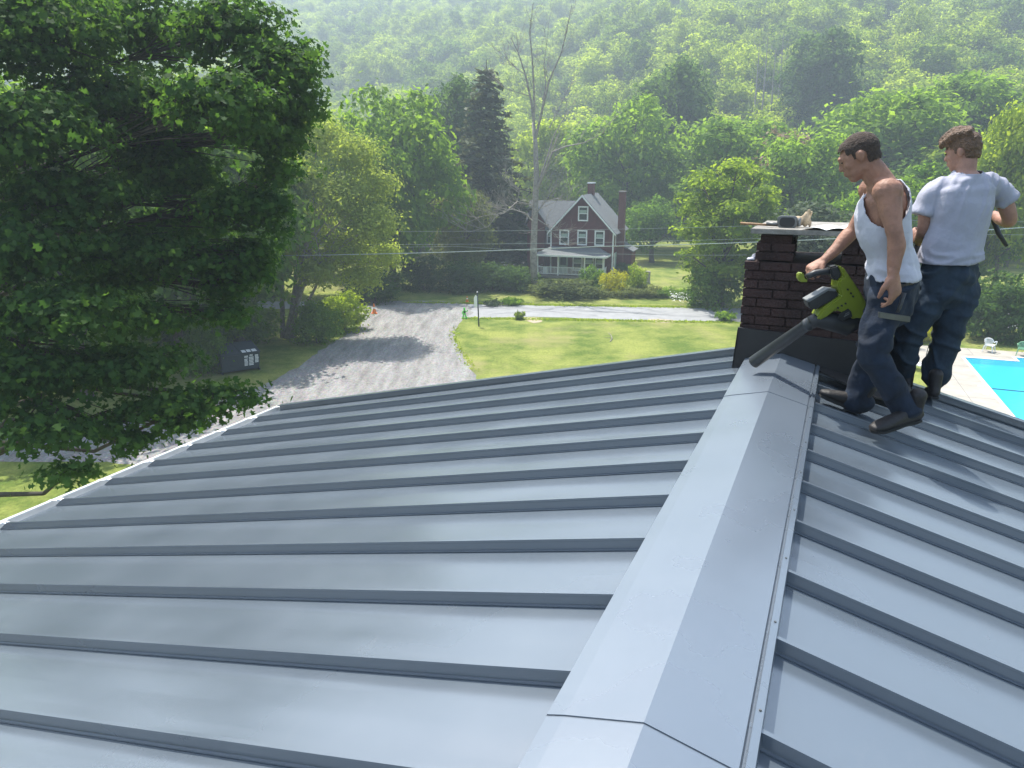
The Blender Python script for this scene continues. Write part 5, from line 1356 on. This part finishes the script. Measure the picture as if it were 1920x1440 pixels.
# near arm hanging, slight bend
el, wr_ = J(1679, 443, YC - .23), J(1675, 512, YC - .25)
sk.chain([(shl, .066, .058), (J(1670, 395, YC - .19), .056, .050), (J(1675, 425, YC - .22), .043, .040), (el, .041, .038), (J(1681, 462, YC - .235), .045, .038), (J(1677, 490, YC - .245), .036, .030), (wr_, .029, .023)], side=F1)
sk.ell(J(1667, 400, YC - .205), F1 * .032, L1 * .032, U1 * .06)
hand(sk, wr_ + Vector((0, 0, -.005)), (.22, -.05, -1), (.45, -.88, .1), (-.9, -.4, 0), .95, s=1.18, curls=(.45, .60, .72, .85))
# far arm reaching to the blower handle
er, wr2 = J(1603, 428, YC + .26), J(1545, 488, YC + .22)
sk.chain([(shr, .056, .052), (J(1622, 392, YC + .23), .048, .046), (er, .043, .042), (J(1588, 444, YC + .26), .047, .043), (J(1565, 470, YC + .24), .038, .033), (wr2, .029, .024)], side=(0, 1, 0))
hand(sk, J(1544, 489, YC + .22), J(1505, 512, YC + .20) - J(1544, 489, YC + .22), (-.25, -.35, .9), (0, -1, -.1), 1.05, s=.98, curls=(.85, .95, 1.0, 1.05))
body = fix(sk.build('body', 'skin', None, voxel=.0065, smooth=3), man1, ORI)
h_ = hair(hc, HF, HL, HU, 1.01, 'hair_dark', None, thick=1.002); fix(h_, man1, ORI)
for s_ in (-1, 1):
    fl = Flesh(); fl.ell(hc + HF * .083 + HL * .031 * s_ + HU * .018, HF * .008, HL * .012, HU * .005); fix(fl.build('eye', 'hair_dark', None, voxel=.003, smooth=1), man1, ORI)
# tank top
tp = Flesh()
hem = J(1673, 524, YC)
tp.chain([(hem, .162, .128), (J(1673, 505, YC), .152, .116), (J(1667, 470, YC), .148, .112), (J(1656, 425, YC), .168, .134), (J(1658, 385, YC), .168, .130), (J(1658, 362, YC), .150, .105), (J(1653, 343, YC), .105, .078)], side=L1, ends=False)
tp.ell(J(1684, 388, YC - .06), F1 * .060, L1 * .078, U1 * .100); tp.ell(J(1684, 385, YC + .07), F1 * .055, L1 * .078, U1 * .095)
def tank_cut(p_):
    d = p_ - J(1658, 375, YC); f, l, z = d.dot(F1), d.dot(L1), d.z
    if abs(l) > .045 and (f / .104) ** 2 + ((z + .005) / .125) ** 2 < 1: return True           # armholes
    if z > .105: return True
    if f > .02 and z > .055 - .9 * abs(f - .02) and abs(l) < .075 and (l / .075) ** 2 + ((z - .12) / .10) ** 2 < 1: return True
    if p_.z < hem.z + .001: return True
    return False
o = tp.build('tank_top', 'shirt_white', None, voxel=.008, smooth=3, cut=tank_cut, disp=lambda p_: (.017 * fold(p_, 9, F1 * 1.0 + U1 * .25) * max(0, min(1, (J(0, 455, YC).z - p_.z) / .12)) + .010 * fold(p_, 8, F1 * .5 - U1) * max(0, min(1, (p_.z - J(0, 470, YC).z) / .15)) + .003 * noise.noise(p_ * 14)), solid=.004); fix(o, man1, ORI)
# jeans
je = Flesh()
kl, kr = J(1634, 662, YC - .16), J(1633, 668, YC + .12)
al, ar = J(1699, 768, YC - .15), J(1608, 756, YC + .14)
je.chain([(J(1672, 521, YC), .150, .115), (J(1670, 548, YC), .160, .122), (J(1668, 575, YC), .155, .114)], side=L1)
je.chain([(J(1664, 565, YC - .08), .092, .098), (J(1650, 605, YC - .12), .080, .082), (J(1642, 640, YC - .15), .068, .068), (kl, .060, .060), (J(1652, 690, YC - .16), .056, .060), (J(1680, 735, YC - .16), .052, .054), (al, .062, .068)], side=L1)
je.chain([(J(1664, 565, YC + .08), .095, .10), (J(1646, 610, YC + .11), .076, .078), (J(1636, 645, YC + .13), .064, .066), (kr, .058, .060), (J(1622, 700, YC + .14), .054, .058), (J(1612, 735, YC + .14), .053, .058), (ar, .064, .078)], side=L1)
o = je.build('jeans', 'denim', None, voxel=.009, smooth=3, disp=lambda p_: .014 * fold(p_, 9, (1, .3, .35)) + .012 * fold(p_, 6, (.5, .2, -1)) + .004 * noise.noise(p_ * 16)); fix(o, man1, ORI)
bl_ = Flesh(); bl_.chain([(J(1672, 530, YC), .165, .124), (J(1671.5, 522, YC), .163, .123)], side=L1, ends=False); fix(bl_.build('belt', 'belt', None, voxel=.006, smooth=1), man1, ORI)
def on_roof(px, py, Y, h=.0):
    p_ = J(px, py, Y); return Vector((p_.x, p_.y, roof_z(p_.x, p_.y) + h))
tA, hA = J(1634, 812, YC - .27), J(1722, 789, YC - .13)
b1 = boot('boot', tA, hA, (.25, 0, 1), None); 
def fix_tree(o, par, origin):
    o.parent = par; o.data.transform(Matrix.Translation(-origin))
    for k_ in kids(o): k_.data.transform(Matrix.Translation(-origin))
fix_tree(b1, man1, ORI)
b2 = boot('boot', J(1536, 742, YC + .20), J(1612, 775, YC + .13), (.0, 0, 1), None); fix_tree(b2, man1, ORI)

# --- scraper brush in his hanging hand
hh = J(1693, 556, YC - .235)
br = empty('scraper', hh, 0, 'short-handled steel scraper held in the hand of the tank top man', 'scraper')
mb = MB(); mb.tube([(.005, 0, .02), (-.012, -.004, -.06), (-.02, -.004, -.085)], [.011, .010, .007], 8); mb.build('handle', 'black_plastic', br, smooth=True)
mb = MB(); mb.prism([(-.118, -.012, -.080), (.05, -.012, -.105), (.052, -.012, -.135), (-.114, -.012, -.110)], (0, .018, 0)); mb.build('blade', 'steel', br, bevel=.002)
# --- leaf blower
YB = YC + .17
bo = J(1590, 560, YB)
bw = empty('leaf_blower', bo, 0, 'lime green and black battery leaf blower with a long dark tube pointing at the ridge', 'leaf blower')
def BP(px, py, dy=0.0): p_ = J(px, py, YB + dy); return p_ - bo
def bprism(pts, y0, y1, name, m, par, bev=.006):
    mb = MB(); mb.prism([BP(a, b) + Vector((0, y0, 0)) for a, b in pts], (0, y1 - y0, 0)); return mb.build(name, m, par, bevel=bev)
shell = bprism([(1567, 497), (1574, 498), (1591, 523), (1606, 545), (1618, 566), (1616, 590), (1604, 596), (1588, 594), (1582, 586), (1560, 578), (1545, 590), (1530, 598), (1526, 592), (1533, 578), (1550, 565), (1569, 552), (1564, 536), (1566, 522), (1575, 518), (1572, 508)], -.055, .055, 'shell', 'lime_plastic', bw, .01)
bprism([(1552, 500), (1567, 496), (1575, 510), (1573, 520), (1563, 526), (1556, 518)], -.03, .03, 'handle_root', 'black_plastic', bw, .008)
mb = MB(); mb.tube([BP(1512, 519), BP(1528, 512), BP(1545, 509), BP(1562, 508)], [.016, .019, .019, .021], 10); mb.build('handle', 'black_plastic', bw, smooth=True)
bprism([(1495, 512), (1501, 510), (1506, 513), (1506, 521), (1513, 525), (1512, 528), (1499, 528), (1495, 521)], -.022, .022, 'handle_cap', 'lime_plastic', bw, .005)
bt_ = bprism([(1510, 563), (1547, 541), (1562, 542), (1568, 552), (1552, 563), (1522, 580), (1512, 573)], -.04, .04, 'battery', 'black_plastic', bw, .007)
bprism([(1509, 561), (1547, 539), (1563, 541), (1561, 544), (1548, 543), (1512, 565)], -.041, .041, 'battery_trim', 'grey_plastic', bt_, .002)
bprism([(1566, 586), (1582, 575), (1588, 581), (1590, 590), (1572, 598), (1563, 594)], -.060, -.050, 'nameplate', 'black_plastic', shell, .002)
mb = MB()
for a, b, w_, h2 in ((1574, 589, 10, 1.6), (1576, 585, 8, 1.2)): mb.prism([BP(a, b) + Vector((0, -.062, 0)), BP(a + w_, b - w_ * .55) + Vector((0, -.062, 0)), BP(a + w_, b - w_ * .55 + h2) + Vector((0, -.062, 0)), BP(a, b + h2) + Vector((0, -.062, 0))], (0, .0015, 0))
mb.build('nameplate_lettering', 'grey_plastic', shell)
mb = MB()
for a, b in ((1580, 538), (1586, 545), (1590, 551), (1562, 572), (1569, 568), (1576, 564)): mb.prism([BP(a, b) + Vector((0, -.0575, 0)), BP(a + 3.5, b + .5) + Vector((0, -.0575, 0)), BP(a + 3, b + 4) + Vector((0, -.0575, 0)), BP(a - .5, b + 3) + Vector((0, -.0575, 0))], (0, .002, 0))
mb.build('vent_slots', 'black_plastic', shell)
mb = MB(); mb.tube([BP(1612, 596), BP(1585, 610), BP(1555, 602), BP(1530, 600), BP(1518, 606)], [.05, .062, .055, .042, .038], 14); mb.build('fan_housing', 'black_plastic', bw, smooth=True)
A_, B_ = BP(1524, 602), BP(1413, 679, .30)
mb = MB(); mb.tube([A_, A_.lerp(B_, .06), A_.lerp(B_, .065), A_.lerp(B_, .1), A_.lerp(B_, .105), B_], [.037, .037, .039, .039, .034, .040], 20, caps=False)
t_ = (B_ - A_).normalized(); mb.tube([B_ - t_ * .02, B_], [.036, .038], 20, caps=False); k_ = mb.build('tube', 'tube_plastic', bw, smooth=True)
mb = MB(); mb.tube([B_ - t_ * .03, B_ - t_ * .029], [.037, .037], 20); mb.build('tube_bore', 'black_plastic', bw)

# --- man in the T-shirt
YD = 4.95
man2 = empty('person', (J(1760, 735, YD).x, YD, roof_z(J(1760, 735, YD).x, YD)), 0, 'man in a pale grey T-shirt seen from behind with his elbow raised', 'person')
ORI = man2.location.copy()
F2, L2, U2 = frame(R(-14))
sk = Flesh()
N2 = J(1812, 322, YD)
sk.chain([(J(1775, 540, YD), .155, .11), (J(1782, 490, YD), .140, .10), (J(1800, 410, YD), .165, .115), (J(1808, 355, YD), .165, .10), (J(1812, 335, YD), .10, .07)], side=L2)
hc = J(1806, 288, YD + .05); HF, HL, HU = frame(R(-40), R(16))
sk.chain([(J(1812, 342, YD), .072, .066), (J(1811, 322, YD + .01), .060, .060), (hc - HU * .03 - HF * .02, .058, .060)], side=L2)
head(sk, hc, HF, HL, HU, .99)
s2l, s2r = J(1746, 366, YD + .02), J(1869, 354, YD + .05)
sk.chain([(J(1808, 346, YD), .045, .040), (s2l, .048, .046)], side=F2); sk.chain([(J(1812, 344, YD), .045, .040), (s2r, .048, .046)], side=F2)
e2l, w2l = J(1733, 430, YD + .04), J(1722, 452, YD + .24)
sk.chain([(s2l, .050, .048), (J(1738, 395, YD + .02), .050, .048), (e2l, .043, .043), (J(1727, 445, YD + .14), .040, .036), (w2l, .028, .023)], side=F2)
hand(sk, w2l, (-.15, .5, .35), (-.9, -.2, .3), (.2, .2, 1), 1.0, s=1.0)
e2r, w2r = J(1893, 412, YD + .06), J(1862, 402, YD + .27)
sk.chain([(s2r, .050, .048), (J(1884, 380, YD + .05), .053, .050), (e2r, .045, .045), (J(1880, 412, YD + .16), .043, .040), (w2r, .029, .024)], side=F2)
hand(sk, w2r, (-.9, .3, .05), (0, .5, .9), (.2, .9, .1), 1.0, s=1.0)
fix(sk.build('body', 'skin_fair', None, voxel=.007, smooth=3), man2, ORI)
fix(hair(hc, HF, HL, HU, .99, 'hair_brown', None, thick=1.05, long=True), man2, ORI)
fl = Flesh(); fl.ell(hc + HF * .087 + HL * .032 + HU * .019, HF * .008, HL * .012, HU * .005); fix(fl.build('eye', 'hair_dark', None, voxel=.003, smooth=1), man2, ORI)
ts = Flesh()
hem2 = J(1783, 494, YD)
ts.chain([(hem2, .222, .150), (J(1784, 470, YD), .202, .138), (J(1795, 430, YD), .196, .134), (J(1804, 385, YD), .206, .134), (J(1809, 360, YD), .200, .118), (J(1811, 342, YD), .150, .094), (J(1812, 328, YD), .092, .076), (J(1811, 318, YD), .070, .068)], side=L2, ends=False)
ts.chain([(J(1795, 346, YD), .055, .05), (J(1768, 352, YD + .01), .062, .058), (s2l, .064, .060), (J(1737, 384, YD + .02), .062, .058), (J(1730, 402, YD + .02), .072, .066)], side=F2, ends=False)
ts.chain([(J(1828, 342, YD), .055, .05), (J(1848, 343, YD + .02), .062, .058), (s2r, .064, .060), (J(1880, 364, YD + .05), .062, .058), (J(1888, 375, YD + .055), .072, .066)], side=F2, ends=False)
def tee_cut(p_):
    if p_.z < hem2.z + .002: return True
    d = p_ - J(1811, 320, YD); return d.z > -.004 + .18 * d.y and d.length < .14
o = ts.build('tshirt', 'shirt_grey', None, voxel=.009, smooth=4, cut=tee_cut, disp=lambda p_: (.011 * fold(p_, 13, (.25, 0, 1)) * max(0, min(1, (p_.z - J(0, 430, YD).z) / .15)) + .013 * fold(p_, 12, (1, .2, .15)) * max(0, min(1, (J(0, 450, YD).z - p_.z) / .10)) + .004 * fold(p_, 5, (-.4, 0, 1)) + .004 * noise.noise(p_ * 12)), solid=.004); fix(o, man2, ORI)
je = Flesh()
k2l, k2r = J(1700, 640, YD + .02), J(1778, 622, YD)
a2l, a2r = J(1692, 712, YD + .15), J(1755, 707, YD)
je.chain([(J(1779, 492, YD), .178, .125), (J(1777, 520, YD), .188, .140), (J(1772, 545, YD), .185, .135)], side=L2)
je.chain([(J(1748, 545, YD), .105, .11), (J(1722, 590, YD), .095, .10), (k2l, .078, .085), (J(1694, 680, YD + .08), .070, .075), (a2l, .066, .070)], side=L2)
je.chain([(J(1800, 545, YD), .108, .115), (J(1788, 585, YD), .098, .105), (k2r, .085, .09), (J(1768, 660, YD), .078, .082), (J(1757, 690, YD), .072, .076), (a2r, .072, .08)], side=L2)
o = je.build('jeans', 'denim_worn', None, voxel=.009, smooth=3, disp=lambda p_: .016 * fold(p_, 9, (1, .3, -.3)) + .013 * fold(p_, 6, (.4, .2, 1)) + .004 * noise.noise(p_ * 16)); fix(o, man2, ORI)
b3 = boot('boot', J(1735, 745, YD + .08) , J(1753, 748, YD - .15), (0, 0, 1), None); fix_tree(b3, man2, ORI)
b4 = boot('boot', J(1680, 726, YD + .25), J(1703, 732, YD + .02), (0, 0, 1), None); fix_tree(b4, man2, ORI)
# hose looped from his right hand across his front
p0 = J(1888, 462, YD + .20); ho = empty('hose', p0, 0, 'black hose held by the man in the T-shirt', 'hose')
mb = MB(); pts = [J(1888, 462, YD + .22), J(1872, 437, YD + .26), J(1861, 408, YD + .29), J(1840, 400, YD + .32), J(1790, 440, YD + .36), J(1735, 452, YD + .33), J(1720, 462, YD + .28), J(1708, 500, YD + .25)]
mb.tube([q_ - p0 for q_ in pts], [.012, .017, .018, .018, .018, .018, .022, .024], 8); mb.build('hose_line', 'black_plastic', ho, smooth=True)
